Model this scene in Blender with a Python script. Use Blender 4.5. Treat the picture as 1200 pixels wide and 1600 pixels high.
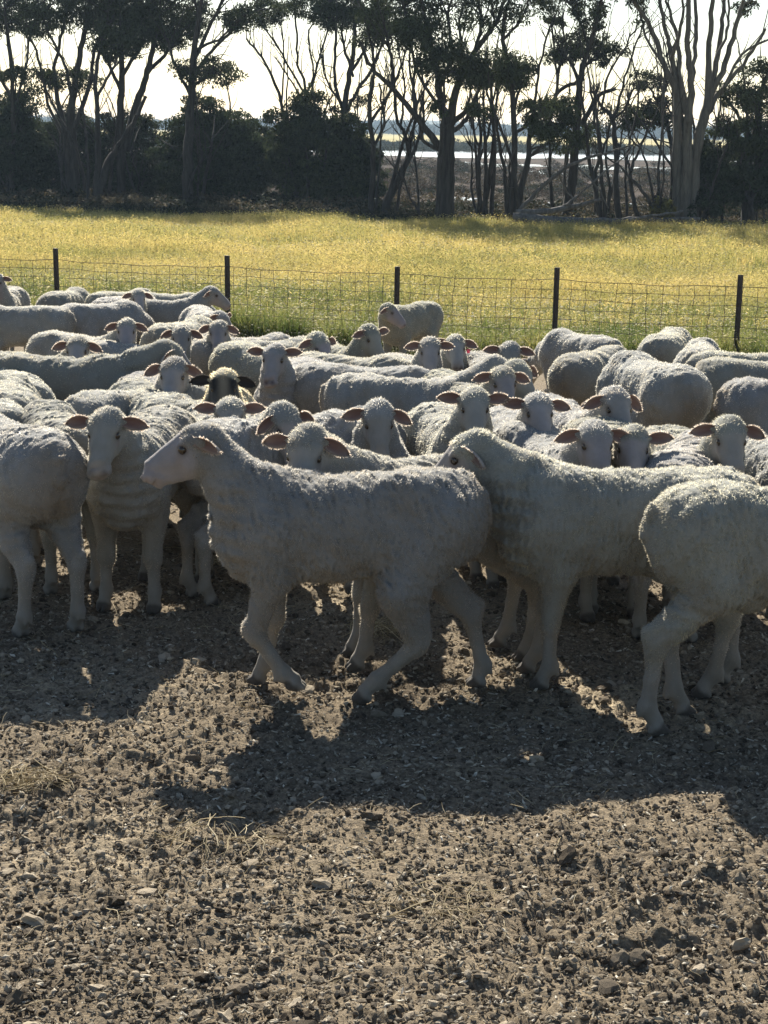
import bpy, math, random
import numpy as np
from mathutils import Vector, Matrix

sc = bpy.context.scene
for o in list(bpy.data.objects):
    bpy.data.objects.remove(o)
R = math.radians
COL = sc.collection

# ------------------------------------------------------------------ camera
F_PX = 2500.0            # focal length in pixels of the 1200 x 1600 photograph
CAM_H = 1.53
PITCH = R(13.5)
ROLL = R(1.0)
cam_d = bpy.data.cameras.new('camera')
cam = bpy.data.objects.new('camera', cam_d)
COL.objects.link(cam)
cam_d.sensor_fit = 'VERTICAL'
cam_d.sensor_height = 24.0
cam_d.lens = 24.0 * F_PX / 1600.0
cam_d.clip_start = 0.1
cam_d.clip_end = 9000.0
CAM_M = Matrix.Rotation(R(90) - PITCH, 4, 'X') @ Matrix.Rotation(ROLL, 4, 'Z')
cam.matrix_world = Matrix.Translation((0, 0, CAM_H)) @ CAM_M
sc.camera = cam

# ------------------------------------------------------------------ light
SUN_EL, SUN_AZ = R(34.0), R(-10.0)      # azimuth from +Y towards +X
w = bpy.data.worlds.new('World')
sc.world = w
w.use_nodes = True
nt = w.node_tree
bg = nt.nodes['Background']
sky = nt.nodes.new('ShaderNodeTexSky')
sky.sky_type = 'NISHITA'
sky.sun_disc = False
sky.sun_elevation = SUN_EL
sky.sun_rotation = SUN_AZ
sky.altitude = 50
sky.air_density = 1.0
sky.dust_density = 0.45
sky.ozone_density = 1.0
nt.links.new(sky.outputs[0], bg.inputs[0])
bg.inputs[1].default_value = 0.057

sun_d = bpy.data.lights.new('sun', 'SUN')
sun_d.energy = 5.0
sun_d.angle = R(0.5)
sun_d.color = (1.0, 0.945, 0.84)
sun = bpy.data.objects.new('sun', sun_d)
COL.objects.link(sun)
S = Vector((math.sin(SUN_AZ) * math.cos(SUN_EL), math.cos(SUN_AZ) * math.cos(SUN_EL), math.sin(SUN_EL)))
sun.rotation_euler = S.to_track_quat('Z', 'Y').to_euler()
sun.location = (0, 0, 30)

sc.view_settings.view_transform = 'Standard'
sc.view_settings.look = 'None'
sc.view_settings.exposure = 1.28
sc.view_settings.gamma = 1.0
sc.view_settings.use_curve_mapping = False
sc.cycles.max_bounces = 6
sc.cycles.diffuse_bounces = 3
sc.cycles.glossy_bounces = 2
sc.cycles.transmission_bounces = 4
sc.cycles.transparent_max_bounces = 8
sc.cycles.caustics_reflective = False
sc.cycles.caustics_refractive = False

# ------------------------------------------------------------------ terrain
_GY = np.array([-60., 0, 12, 15, 17, 20, 30, 50, 64, 80, 6000])
_GZ = np.array([2.0, 0.0, -.629, -.775, -.835, -.90, -1.07, -1.42, -1.52, -1.56, -1.56])
def G(x, y):
    """height of the ground"""
    return np.interp(y, _GY, _GZ)
_MI = CAM_M.to_3x3()
def ray(u, v):
    return (_MI @ Vector(((u - 600) / F_PX, (800 - v) / F_PX, -1.0))).normalized()
def on_ground(u, v, h=0.0):
    """world point at height h above the ground seen at photo pixel (u, v)"""
    d = ray(u, v)
    t0, t1 = 1.0, None
    f = lambda t: CAM_H + d.z * t - (float(G(0, d.y * t)) + h)
    t = 1.0
    while f(t) > 0 and t < 3000:
        t0 = t; t *= 1.05
    t1 = t
    for _ in range(40):
        m = .5 * (t0 + t1)
        if f(m) > 0: t0 = m
        else: t1 = m
    p = d * t1
    return Vector((p.x, p.y, float(G(p.x, p.y))))
def at_depth(u, v, y):
    d = ray(u, v)
    t = y / d.y
    return Vector((d.x * t, y, CAM_H + d.z * t))

# ------------------------------------------------------------------ helpers
def tag(o, label=None, cat=None, group=None, kind=None):
    if label: o['label'] = label
    if cat: o['category'] = cat
    if group: o['group'] = group
    if kind: o['kind'] = kind
    return o
def empty(name, loc, rz=0.0):
    o = bpy.data.objects.new(name, None)
    COL.objects.link(o)
    o.location = loc; o.rotation_euler = (0, 0, rz)
    o.empty_display_size = .1
    return o
def np_mesh(name, V, faces_list, mats=(), smooth=True, cols=None, colname='Col'):
    """faces_list: list of int arrays (n,k); cols: (nv,3)"""
    me = bpy.data.meshes.new(name)
    V = np.asarray(V, np.float32)
    me.vertices.add(len(V)); me.vertices.foreach_set('co', V.ravel())
    loops = np.concatenate([f.ravel() for f in faces_list]).astype(np.int32)
    sizes = np.concatenate([np.full(len(f), f.shape[1]) for f in faces_list]).astype(np.int32)
    me.loops.add(len(loops)); me.loops.foreach_set('vertex_index', loops)
    starts = np.zeros(len(sizes), np.int32); starts[1:] = np.cumsum(sizes)[:-1]
    me.polygons.add(len(sizes)); me.polygons.foreach_set('loop_start', starts)
    me.update(calc_edges=True)
    me.polygons.foreach_set('use_smooth', np.full(len(sizes), smooth))
    if cols is not None:
        a = me.attributes.new(colname, 'FLOAT_COLOR', 'POINT')
        c = np.ones((len(V), 4), np.float32); c[:, :3] = cols
        a.data.foreach_set('color', c.ravel())
    for m in mats: me.materials.append(m)
    return me
def mobj(name, me, parent=None):
    o = bpy.data.objects.new(name, me)
    COL.objects.link(o)
    o.parent = parent
    return o
def tubes(polys, sides=6):
    """polys: list of (points (n,3), radii (n)) -> V, [quads]"""
    Vs, Fs, off = [], [], 0
    ang = np.linspace(0, 2 * np.pi, sides, endpoint=False)
    for P, r in polys:
        P = np.asarray(P, float); r = np.asarray(r, float)
        n = len(P)
        T = np.gradient(P, axis=0)
        T /= np.linalg.norm(T, axis=1)[:, None] + 1e-9
        ref = np.tile(np.array([0.31, .87, .38]), (n, 1))
        A = np.cross(T, ref); A /= np.linalg.norm(A, axis=1)[:, None] + 1e-9
        B = np.cross(T, A)
        ring = P[:, None, :] + r[:, None, None] * (np.cos(ang)[None, :, None] * A[:, None, :] + np.sin(ang)[None, :, None] * B[:, None, :])
        Vs.append(ring.reshape(-1, 3))
        i = np.arange(n - 1)[:, None] * sides; j = np.arange(sides)[None, :]; jn = (j + 1) % sides
        q = np.stack([i + j, i + jn, i + sides + jn, i + sides + j], -1).reshape(-1, 4) + off
        Fs.append(q); off += n * sides
    return np.concatenate(Vs), [np.concatenate(Fs)]
def catmull(P, n=5):
    P = np.asarray(P, float)
    if len(P) < 3:
        t = np.linspace(0, 1, n + 1)[:, None]
        return P[0] * (1 - t) + P[-1] * t
    Q = np.vstack([2 * P[0] - P[1], P, 2 * P[-1] - P[-2]])
    out = []
    for i in range(1, len(Q) - 2):
        for k in range(n):
            t = k / n
            a, b, c, d = Q[i - 1], Q[i], Q[i + 1], Q[i + 2]
            out.append(.5 * ((2 * b) + (c - a) * t + (2 * a - 5 * b + 4 * c - d) * t * t + (-a + 3 * b - 3 * c + d) * t ** 3))
    out.append(P[-1])
    return np.array(out)
class Noise2:
    def __init__(s, seed, n=256):
        s.t = np.random.RandomState(seed).rand(n, n).astype(np.float32); s.n = n
    def __call__(s, x, y):
        xi = np.floor(x).astype(int); yi = np.floor(y).astype(int)
        fx = x - xi; fy = y - yi
        fx = fx * fx * (3 - 2 * fx); fy = fy * fy * (3 - 2 * fy)
        n = s.n; a = xi % n; b = yi % n; a1 = (a + 1) % n; b1 = (b + 1) % n
        return (s.t[a, b] * (1 - fx) + s.t[a1, b] * fx) * (1 - fy) + (s.t[a, b1] * (1 - fx) + s.t[a1, b1] * fx) * fy - .5
# ------------------------------------------------------------------ materials
class Mat:
    def __init__(s, name):
        s.m = bpy.data.materials.new(name); s.m.use_nodes = True
        s.t = s.m.node_tree; s.b = s.t.nodes['Principled BSDF']; s.out = s.t.nodes['Material Output']
        s.b.inputs['Specular IOR Level'].default_value = .25
    def n(s, kind, **kw):
        nd = s.t.nodes.new(kind)
        for k, v in kw.items():
            if k.startswith('_'): nd.inputs[k[1:].replace('_', ' ')].default_value = v
            else: setattr(nd, k, v)
        return nd
    def l(s, a, b): s.t.links.new(a, b); return s
    def set(s, **kw):
        for k, v in kw.items(): s.b.inputs[k.replace('_', ' ')].default_value = v
        return s
    def noise(s, scale, detail=4, rough=.6, coord='Object'):
        tc = s.n('ShaderNodeTexCoord'); no = s.n('ShaderNodeTexNoise', _Scale=scale, _Detail=detail, _Roughness=rough)
        s.l(tc.outputs[coord], no.inputs['Vector']); return no.outputs['Fac']
    def ramp(s, fac, stops):
        r = s.n('ShaderNodeValToRGB'); e = r.color_ramp.elements
        while len(e) < len(stops): e.new(.5)
        for i, (p, c) in enumerate(stops):
            e[i].position = p; e[i].color = (*c, 1)
        s.l(fac, r.inputs[0]); return r.outputs[0]
    def bump(s, h, strength=.5, dist=.01):
        b = s.n('ShaderNodeBump', _Strength=strength, _Distance=dist)
        s.l(h, b.inputs['Height']); s.l(b.outputs[0], s.b.inputs['Normal']); return s
    def mul(s, a, b):
        m = s.n('ShaderNodeMix', data_type='RGBA', blend_type='MULTIPLY'); m.inputs[0].default_value = 1
        for x, i in ((a, 6), (b, 7)):
            if hasattr(x, 'links'): s.l(x, m.inputs[i])
            else: m.inputs[i].default_value = (*x, 1)
        return m.outputs[2]
    def translucent(s, col, fac):
        """mix the principled shader with light passing through (leaves, wool, ears)"""
        tr = s.n('ShaderNodeBsdfTranslucent'); mx = s.n('ShaderNodeMixShader'); mx.inputs[0].default_value = fac
        if hasattr(col, 'links'): s.l(col, tr.inputs[0])
        else: tr.inputs[0].default_value = (*col, 1)
        s.l(s.b.outputs[0], mx.inputs[1]); s.l(tr.outputs[0], mx.inputs[2]); s.l(mx.outputs[0], s.out.inputs[0]); return s
def attr(M, name='Col'):
    return M.n('ShaderNodeAttribute', attribute_name=name).outputs['Color']
# ------------------------------------------------------------------ ground sheet of the yard
NZ = [Noise2(s) for s in range(11, 21)]
def rough_h(x, y):
    """trampled soil: hoof pits, clods and crumbs"""
    rg_ = np.clip(.85 + 1.7 * NZ[8](x / .55 + 9, y / .55), .40, 1.12)
    h = .030 * NZ[0](x / .9, y / .9) + .022 * NZ[1](x / .33, y / .33)
    h = h + .017 * NZ[2](x / .13 + NZ[6](x / .2, y / .2), y / .13)
    c = NZ[3](x / .052, y / .052)
    h = h + .024 * rg_ * np.maximum(c, -.14) + .025 * rg_ * (np.abs(NZ[9](x / .034 + 1.3 * c, y / .034)) - .16)
    c2 = NZ[4](x / .024 + 7, y / .024)
    h = h + .017 * rg_ * (np.abs(NZ[6](x / .019 + 2 * c2, y / .019)) - .16) + .0150 * rg_ * c2 + .0060 * rg_ * NZ[5](x / .012, y / .012)
    return h
def axis(stops):
    out = [stops[0][0]]
    for (a, st), (b, st2) in zip(stops[:-1], stops[1:]):
        x = a
        while x < b - 1e-6:
            f = (x - a) / (b - a)
            x = min(b, x + st + (st2 - st) * f); out.append(x)
    return np.array(out)
ys = axis([(-40, 10), (0, 1), (2, .05), (2.7, .0075), (4.2, .0105), (5.5, .016), (8, .04), (12, .12), (17, .4), (24, 2), (60, 3), (90, 20), (400, 200), (5000, 500)])
xp = axis([(0, .0085), (1.0, .0095), (1.6, .02), (2.6, .08), (5, .4), (12, 2), (40, 15), (200, 100), (4000, 600)])
xs = np.concatenate([-xp[:0:-1], xp])
XX, YY = np.meshgrid(xs, ys, indexing='ij')
fade = np.clip((17.5 - YY) / 2, 0, 1) * np.clip((YY + 1) / 1, 0, 1) * np.clip((9 - np.abs(XX)) / 2, 0, 1)
ZZ = G(XX, YY) + rough_h(XX, YY) * fade - .004
V = np.stack([XX, YY, ZZ], -1).reshape(-1, 3)
i, j = np.meshgrid(np.arange(len(xs) - 1), np.arange(len(ys) - 1), indexing='ij'); n = len(ys)
q = np.stack([i * n + j, (i + 1) * n + j, (i + 1) * n + j + 1, i * n + j + 1], -1).reshape(-1, 4)
M = Mat('soil'); M.set(Roughness=1.0); M.b.inputs['Specular IOR Level'].default_value = .08
base = M.ramp(M.noise(1.1, 5, .65), [(.30, (.185, .150, .110)), (.55, (.29, .24, .176)), (.72, (.47, .40, .295))])
fine = M.ramp(M.noise(70, 4, .75), [(.30, (.40, .38, .36)), (.50, (.90, .88, .84)), (.68, (1.5, 1.42, 1.28))])
M.l(M.mul(base, fine), M.b.inputs['Base Color'])
M.bump(M.noise(130, 5, .75), .9, .012)
tag(mobj('ground', np_mesh('ground', V, [q], [M.m])), kind='structure')

# ------------------------------------------------------------------ scattering (one object, countless pieces)
def scatter(name, pts, rot, scl, idx, variants, label=None):
    """points mesh carrying rotation / scale / kind, instanced with geometry nodes"""
    me = bpy.data.meshes.new(name)
    me.vertices.add(len(pts)); me.vertices.foreach_set('co', np.asarray(pts, np.float32).ravel())
    a = me.attributes.new('rot', 'FLOAT_VECTOR', 'POINT'); a.data.foreach_set('vector', np.asarray(rot, np.float32).ravel())
    a = me.attributes.new('scl', 'FLOAT_VECTOR', 'POINT'); a.data.foreach_set('vector', np.asarray(scl, np.float32).ravel())
    a = me.attributes.new('idx', 'INT', 'POINT'); a.data.foreach_set('value', np.asarray(idx, np.int32))
    o = mobj(name, me); o['kind'] = 'stuff'
    if label: o['label'] = label
    coll = bpy.data.collections.new(name + '_pieces')
    for k, v in enumerate(variants):
        coll.objects.link(bpy.data.objects.new('%s_piece_%02d' % (name, k), v))
    ng = bpy.data.node_groups.new(name, 'GeometryNodeTree')
    ng.interface.new_socket('Geometry', in_out='INPUT', socket_type='NodeSocketGeometry')
    ng.interface.new_socket('Geometry', in_out='OUTPUT', socket_type='NodeSocketGeometry')
    N = ng.nodes.new
    gi, go = N('NodeGroupInput'), N('NodeGroupOutput')
    m2p = N('GeometryNodeMeshToPoints'); iop = N('GeometryNodeInstanceOnPoints'); ci = N('GeometryNodeCollectionInfo')
    ci.inputs['Collection'].default_value = coll; ci.inputs['Separate Children'].default_value = True; ci.inputs['Reset Children'].default_value = True
    def na(nm, ty):
        d = N('GeometryNodeInputNamedAttribute'); d.data_type = ty; d.inputs['Name'].default_value = nm; return d.outputs['Attribute']
    L = ng.links.new
    L(gi.outputs[0], m2p.inputs[0]); L(m2p.outputs[0], iop.inputs['Points']); L(ci.outputs[0], iop.inputs['Instance'])
    iop.inputs['Pick Instance'].default_value = True
    L(na('idx', 'INT'), iop.inputs['Instance Index'])
    e2r = N('FunctionNodeEulerToRotation'); L(na('rot', 'FLOAT_VECTOR'), e2r.inputs[0]); L(e2r.outputs[0], iop.inputs['Rotation'])
    L(na('scl', 'FLOAT_VECTOR'), iop.inputs['Scale']); L(iop.outputs[0], go.inputs[0])
    md = o.modifiers.new('scatter', 'NODES'); md.node_group = ng
    return o
def rnd_ramp(M, stops, noise_scale=None):
    oi = M.n('ShaderNodeObjectInfo')
    return M.ramp(oi.outputs['Random'], stops)
rg = np.random.RandomState(77)
M = Mat('clod'); M.set(Roughness=1.0); M.b.inputs['Specular IOR Level'].default_value = .05
c = rnd_ramp(M, [(0, (.07, .056, .042)), (.5, (.18, .147, .108)), (.9, (.40, .335, .248))]); M.l(c, M.b.inputs['Base Color']); M.bump(M.noise(220, 3), .6, .004)
CLOD = M.m
M = Mat('chip'); M.set(Roughness=.9)
c = rnd_ramp(M, [(0, (.10, .083, .060)), (.4, (.23, .192, .14)), (.75, (.44, .38, .28)), (1, (.72, .66, .54))]); M.l(c, M.b.inputs['Base Color']); M.translucent(c, .25)
CHIP = M.m
M = Mat('straw'); M.set(Roughness=.7)
c = rnd_ramp(M, [(0, (.22, .165, .09)), (.5, (.46, .37, .21)), (1, (.68, .58, .38))]); M.l(c, M.b.inputs['Base Color']); M.translucent(c, .3)
STRAW = M.m
ICO_V = None
def lump(seed, sub=1):
    import bmesh
    bm = bmesh.new(); bmesh.ops.create_icosphere(bm, subdivisions=sub, radius=1)
    r = np.random.RandomState(seed)
    ph = r.uniform(0, 6, 6)
    for v in bm.verts:
        c_ = v.co
        v.co *= r.uniform(.80, 1.12) * (1 + .22 * math.sin(3 * c_.x + ph[0]) * math.sin(3 * c_.y + ph[1]) + .18 * math.sin(5 * c_.z + 4 * c_.x + ph[2])); v.co.z *= .75
    me = bpy.data.meshes.new('lump'); bm.to_mesh(me); bm.free(); me.materials.append(CLOD)
    return me
def flake(seed, mat=None):
    r = np.random.RandomState(seed); n = 7
    a = np.sort(r.uniform(0, 6.28, n)); rad = r.uniform(.45, 1, n)
    top = np.stack([np.cos(a) * rad, np.sin(a) * rad * .42, r.uniform(-.15, .25, n)], 1)
    V = np.vstack([top, top - [0, 0, .10], [[0, 0, .16], [0, 0, -.1]]])
    f = [(k, (k + 1) % n, 2 * n) for k in range(n)] + [(n + (k + 1) % n, n + k, 2 * n + 1) for k in range(n)]
    return np_mesh('flake', V, [np.array(f), np.array([[(k + 1) % n, k, n + k, n + (k + 1) % n] for k in range(n)])], [mat or CHIP], False)
def stalk(seed):
    r = np.random.RandomState(seed)
    P = np.array([[-1, 0, .0], [-.4, r.uniform(-.12, .12), r.uniform(0, .12)], [.3, r.uniform(-.15, .15), r.uniform(0, .2)], [1, r.uniform(-.3, .3), r.uniform(-.05, .3)]])
    v, f = tubes([(catmull(P, 2), np.array([.016, .019, .020, .019, .018, .015, .008]))], 4)
    return np_mesh('stalk', v, f, [STRAW], False)
LIT = [lump(s) for s in range(4)] + [lump(s, 2) for s in (4, 5)] + [flake(s) for s in range(10, 15)] + [stalk(s) for s in range(20, 24)]
def yard_points(n, y0, y1, hw=lambda y: .32 * y + .5, p=1.0):
    y = y0 + (y1 - y0) * rg.rand(n) ** p
    x = (rg.rand(n) * 2 - 1) * hw(y)
    return x, y
def litter(n, y0, y1, kinds, smin, smax, aspect=None, power=2.2, p=1.0, patch=None, lift=.0, sq=1.0):
    x, y = yard_points(n, y0, y1, p=p)
    if patch is not None:
        k = NZ[7](x / patch + 3, y / patch) + rg.uniform(-.25, .25, n) > .02; x, y = x[k], y[k]
    n = len(x)
    z = G(x, y) + rough_h(x, y) + lift
    s = smin + (smax - smin) * rg.rand(n) ** power
    rot = np.stack([rg.normal(0, .35, n), rg.normal(0, .35, n), rg.uniform(0, 6.28, n)], 1)
    return np.stack([x, y, z], 1), rot, s[:, None] * np.array([1, 1, sq]), rg.choice(kinds, n)
parts_ = [litter(42000, 2.6, 7.0, [0, 1, 2, 3], .0025, .0115, p=1.25, power=3, sq=.85, lift=-.001), litter(5000, 2.6, 7.0, [0, 1, 2, 3, 4, 5], .008, .017, p=1.25, power=2.5, sq=.8, lift=-.003, patch=.25),
          litter(420, 2.6, 7.0, [4, 5], .010, .026, power=2.5, sq=.75),
          litter(62000, 2.6, 7.5, [6, 7, 8, 9, 10], .003, .015, p=1.2, lift=.002, power=4),
          litter(15000, 2.6, 9, [11, 12, 13, 14], .008, .050, lift=.004, power=4, patch=.45), litter(7000, 2.6, 8, [11, 12, 13, 14], .006, .022, lift=.003, power=2),
          litter(7000, 7, 15.5, [0, 1, 6, 7, 8, 9, 10], .012, .032),
          litter(1500, 7, 15.5, [11, 12, 13, 14], .03, .08)]
# loose straw heaps seen between the legs and at the left
for (u, v, n_, r_) in ((45, 1232, 130, .07), (600, 985, 160, .09), (400, 885, 200, .13), (690, 1425, 60, .10), (335, 1320, 50, .1)):
    p = on_ground(u, v)
    a = rg.uniform(0, 6.28, n_); rr = r_ * np.sqrt(rg.rand(n_))
    x = p.x + rr * np.cos(a) * 1.5; y = p.y + rr * np.sin(a)
    z = G(x, y) + rough_h(x, y) + rg.uniform(.002, .035, n_)
    parts_.append((np.stack([x, y, z], 1), np.stack([rg.normal(0, .3, n_), rg.normal(0, .3, n_), rg.uniform(0, 6.28, n_)], 1), np.repeat(rg.uniform(.02, .07, (n_, 1)), 3, 1), rg.choice([11, 12, 13, 14], n_)))
cc = [np.concatenate([p[k] for p in parts_]) for k in range(4)]
scatter('ground_litter', *cc, LIT, 'clods, dung crumbs and straw trodden into the yard')

# ------------------------------------------------------------------ the crop beyond the fence
def fence_y(x):
    return 17.3 - .33 * x
def field_edge(x):
    return 49.5 - .16 * x
def crop_mat(name, stops, tr=.52):
    M = Mat(name); M.set(Roughness=.7)
    oi = M.n('ShaderNodeObjectInfo')
    no = M.n('ShaderNodeTexNoise', _Scale=1.3, _Detail=5, _Roughness=.75)
    mp = M.n('ShaderNodeMapping'); mp.inputs['Scale'].default_value = (.22, .55, 1)
    M.l(oi.outputs['Location'], mp.inputs[0]); M.l(mp.outputs[0], no.inputs['Vector'])
    ad = M.n('ShaderNodeMath', operation='MULTIPLY_ADD'); ad.inputs[1].default_value = .22
    M.l(oi.outputs['Random'], ad.inputs[0]); M.l(no.outputs['Fac'], ad.inputs[2])
    sb = M.n('ShaderNodeMath', operation='SUBTRACT'); sb.inputs[1].default_value = .11; M.l(ad.outputs[0], sb.inputs[0])
    c = M.ramp(sb.outputs[0], stops); M.l(c, M.b.inputs['Base Color']); M.translucent(c, tr); return M.m
CROP = crop_mat('barley', [(.28, (.15, .17, .05)), (.44, (.36, .32, .10)), (.60, (.56, .44, .155)), (.78, (.66, .52, .21))])
RANK = crop_mat('rank_grass', [(.28, (.035, .065, .02)), (.48, (.12, .155, .04)), (.72, (.38, .33, .11))])
HEADM = crop_mat('seed_head', [(.2, (.32, .29, .15)), (.8, (.52, .46, .27))], .5)
def tuft(seed, nb, h, wd, spread, lean, mat, heads=0, headl=.09):
    r = np.random.RandomState(seed)
    V, T, mi = [], [], []
    for b in range(nb):
        a = r.uniform(0, 6.28); rr = spread * math.sqrt(r.rand())
        p = np.array([rr * math.cos(a), rr * math.sin(a), -.03]); d = r.uniform(0, 6.28); ln = abs(r.normal(0, lean))
        hh = h * r.uniform(.6, 1.12); ww = wd * r.uniform(.6, 1.2)
        dv = np.array([math.cos(d), math.sin(d), 0]); f = r.uniform(0, 6.28); sv = np.array([math.cos(f), math.sin(f), 0])
        m = p + dv * hh * ln * .35 + np.array([0, 0, hh * .6]); t = p + dv * hh * ln + np.array([0, 0, hh * (1 - .35 * ln)])
        o = len(V); V += [p - sv * ww * .5, p + sv * ww * .5, m + sv * ww * .42, m - sv * ww * .42, t]
        T += [(o, o + 1, o + 2), (o, o + 2, o + 3), (o + 3, o + 2, o + 4)]; mi += [0, 0, 0]
        if b < heads:
            t2 = t + (dv * .6 + np.array([0, 0, .35 - .5 * ln])) * headl; wv = np.cross(t2 - t, [.3, .5, .8]); wv = wv / np.linalg.norm(wv) * wd * .9
            c0 = (t + t2) / 2; o = len(V); V += [t, c0 + wv, t2, c0 - wv]; T += [(o, o + 1, o + 2), (o, o + 2, o + 3)]; mi += [1, 1]
    me = np_mesh('tuft', np.array(V), [np.array(T)], [mat, HEADM if mat is RANK else mat], False)
    me.polygons.foreach_set('material_index', np.array(mi, np.int32))
    return me
CV = [tuft(s, 44, .42, .007, .15, .30, CROP, 16, .08) for s in range(30, 34)]
CVF = [tuft(s, 40, .42, .011, .21, .28, CROP, 12, .09) for s in range(34, 37)]
RV = [tuft(s, 34, .46, .008, .11, .42, RANK, 6, .07) for s in range(40, 44)] + [tuft(s, 20, .30, .010, .16, .8, RANK, 12, .05) for s in range(44, 46)]
def field_points(n, d0, d1, sp):
    """d: fraction of the way from the fence to the tree line"""
    t = d0 + (d1 - d0) * rg.rand(n)
    x = rg.uniform(-1, 1, n) * sp
    y0, y1 = fence_y(x), field_edge(x)
    y = y0 + (y1 - y0) * t
    hw = .36 * y + 4
    k = np.abs(x) < hw
    return x[k], y[k]
P_, R_, S_, I_ = [], [], [], []
def addp(x, y, kinds, s0, s1, hz=1.0, lift=0):
    n = len(x); s = rg.uniform(s0, s1, n)
    hv = .9 + .55 * NZ[8](x / 2.2, y / 3.5)
    P_.append(np.stack([x, y, G(x, y) + lift], 1)); R_.append(np.stack([rg.normal(0, .10, n), rg.normal(0, .10, n), rg.uniform(0, 6.28, n)], 1))
    S_.append(np.stack([s, s, s * hv * hz], 1)); I_.append(rg.choice(kinds, n))
x, y = field_points(21000, .05, .42, 16); addp(x, y, [0, 1, 2, 3], .8, 1.15)
x, y = field_points(17000, .38, 1.0, 23); addp(x, y, [4, 5, 6], .85, 1.2)
scatter('barley_crop', np.concatenate(P_), np.concatenate(R_), np.concatenate(S_), np.concatenate(I_), CV + CVF, 'yellow green cereal crop ripening beyond the wire fence')
P_, R_, S_, I_ = [], [], [], []
n = 9500; x = rg.uniform(-9.5, 9.5, n); y = fence_y(x) + rg.uniform(-.12, 1, n) ** 1.2 * 4.2 if False else fence_y(x) - .10 + np.abs(rg.rand(n)) ** 1.5 * 4.6
addp(x, y, [0, 1, 2, 3, 4, 5], .7, 1.25)
n = 1200; x = rg.uniform(-9.5, 9.5, n); y = fence_y(x) + rg.uniform(-.35, .1, n); addp(x, y, [4, 5], .5, .9, .8)
scatter('rank_grass', np.concatenate(P_), np.concatenate(R_), np.concatenate(S_), np.concatenate(I_), RV, 'tall green grass with pale seed heads along the fence foot')
# field soil under the crop, marsh, far paddock
def sheet(name, rows, mat, dz, kind='structure'):
    """rows: list of (y, x0, x1)"""
    V, q = [], []
    for (y, x0, x1) in rows:
        for t in np.linspace(0, 1, 9):
            x = x0 + (x1 - x0) * t; V.append((x, y, float(G(x, y)) + dz))
    for a in range(len(rows) - 1):
        for b in range(8): q.append((a * 9 + b, a * 9 + b + 1, a * 9 + 9 + b + 1, a * 9 + 9 + b))
    return tag(mobj(name, np_mesh(name, np.array(V), [np.array(q)], [mat])), kind=kind)
M = Mat('field_soil'); M.set(Roughness=1.0); M.b.inputs['Specular IOR Level'].default_value = .05
M.l(M.ramp(M.noise(1.5, 4), [(.3, (.10, .085, .04)), (.7, (.20, .165, .075))]), M.b.inputs['Base Color'])
sheet('field', [(y, -60, 60) for y in (19.5, 24, 30, 38, 47, 51)], M.m, .004)
M = Mat('marsh'); M.set(Roughness=1.0); M.b.inputs['Specular IOR Level'].default_value = .05
M.l(M.ramp(M.noise(.35, 6, .7), [(.3, (.030, .022, .018)), (.55, (.075, .055, .042)), (.75, (.14, .11, .085))]), M.b.inputs['Base Color'])
M.bump(M.noise(2.5, 5), 1, .2)
sheet('marsh', [(y, -.5 * y - 40, .5 * y + 40) for y in (54, 64, 80, 120, 200, 330)], M.m, .006)
M = Mat('far_paddock'); M.set(Roughness=1.0); M.b.inputs['Specular IOR Level'].default_value = .05
M.l(M.ramp(M.noise(.012, 4), [(.35, (.30, .25, .09)), (.65, (.42, .34, .14))]), M.b.inputs['Base Color'])
sheet('far_paddock', [(y, -.5 * y - 60, .5 * y + 60) for y in (322, 500, 900, 1500)], M.m, .02)
M = Mat('water'); M.set(Base_Color=(.42, .44, .44, 1), Roughness=.18); M.b.inputs['Specular IOR Level'].default_value = .5
M.bump(M.noise(1.2, 3), .08, .05)
WATER = M.m
def pool(name, cx, cy, rx, ry, seed, label, ragged=.35, n=64):
    r = np.random.RandomState(seed); a = np.linspace(0, 2 * np.pi, n, endpoint=False)
    k = 1 + ragged * sum(r.uniform(-.4, .4) * np.sin(a * m + r.uniform(0, 6)) for m in range(2, 9))
    V = np.vstack([[[cx, cy, 0]], np.stack([cx + rx * k * np.cos(a), cy + ry * k * np.sin(a), a * 0], 1)])
    V[:, 2] = G(V[:, 0], V[:, 1]).max() + .05
    f = np.array([(0, 1 + i, 1 + (i + 1) % n) for i in range(n)])
    return tag(mobj(name, np_mesh(name, V, [f], [WATER])), label, None, None, 'structure')
def pool_px(u0, u1, v0, v1, seed, name='pool', label=None):
    a = on_ground((u0 + u1) / 2, v1); b = on_ground((u0 + u1) / 2, v0)
    s = (a.y + b.y) / 2 / F_PX
    return pool(name, (a.x + b.x) / 2, (a.y + b.y) / 2, (u1 - u0) / 2 * s, (b.y - a.y) / 2, seed, label)
pool_px(420, 1140, 237, 248, 1, 'lake')
for k, (u0, u1, v0, v1) in enumerate([(1110, 1260, 241, 252), (40, 420, 236, 243), (755, 850, 257, 262), (900, 985, 259, 267), (990, 1075, 262, 268), (700, 770, 254, 259), (640, 800, 318, 329),
        (850, 910, 320, 331), (960, 1060, 322, 335), (55, 95, 287, 297), (118, 145, 286, 296), (155, 180, 285, 294), (200, 245, 287, 294), (700, 745, 310, 315), (790, 850, 318, 324),
        (350, 410, 240, 246), (420, 470, 318, 324), (540, 590, 310, 318), (830, 880, 268, 273), (930, 960, 272, 277), (1090, 1150, 322, 332)]):
    pool_px(u0, u1, v0, v1, 50 + k)
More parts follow.
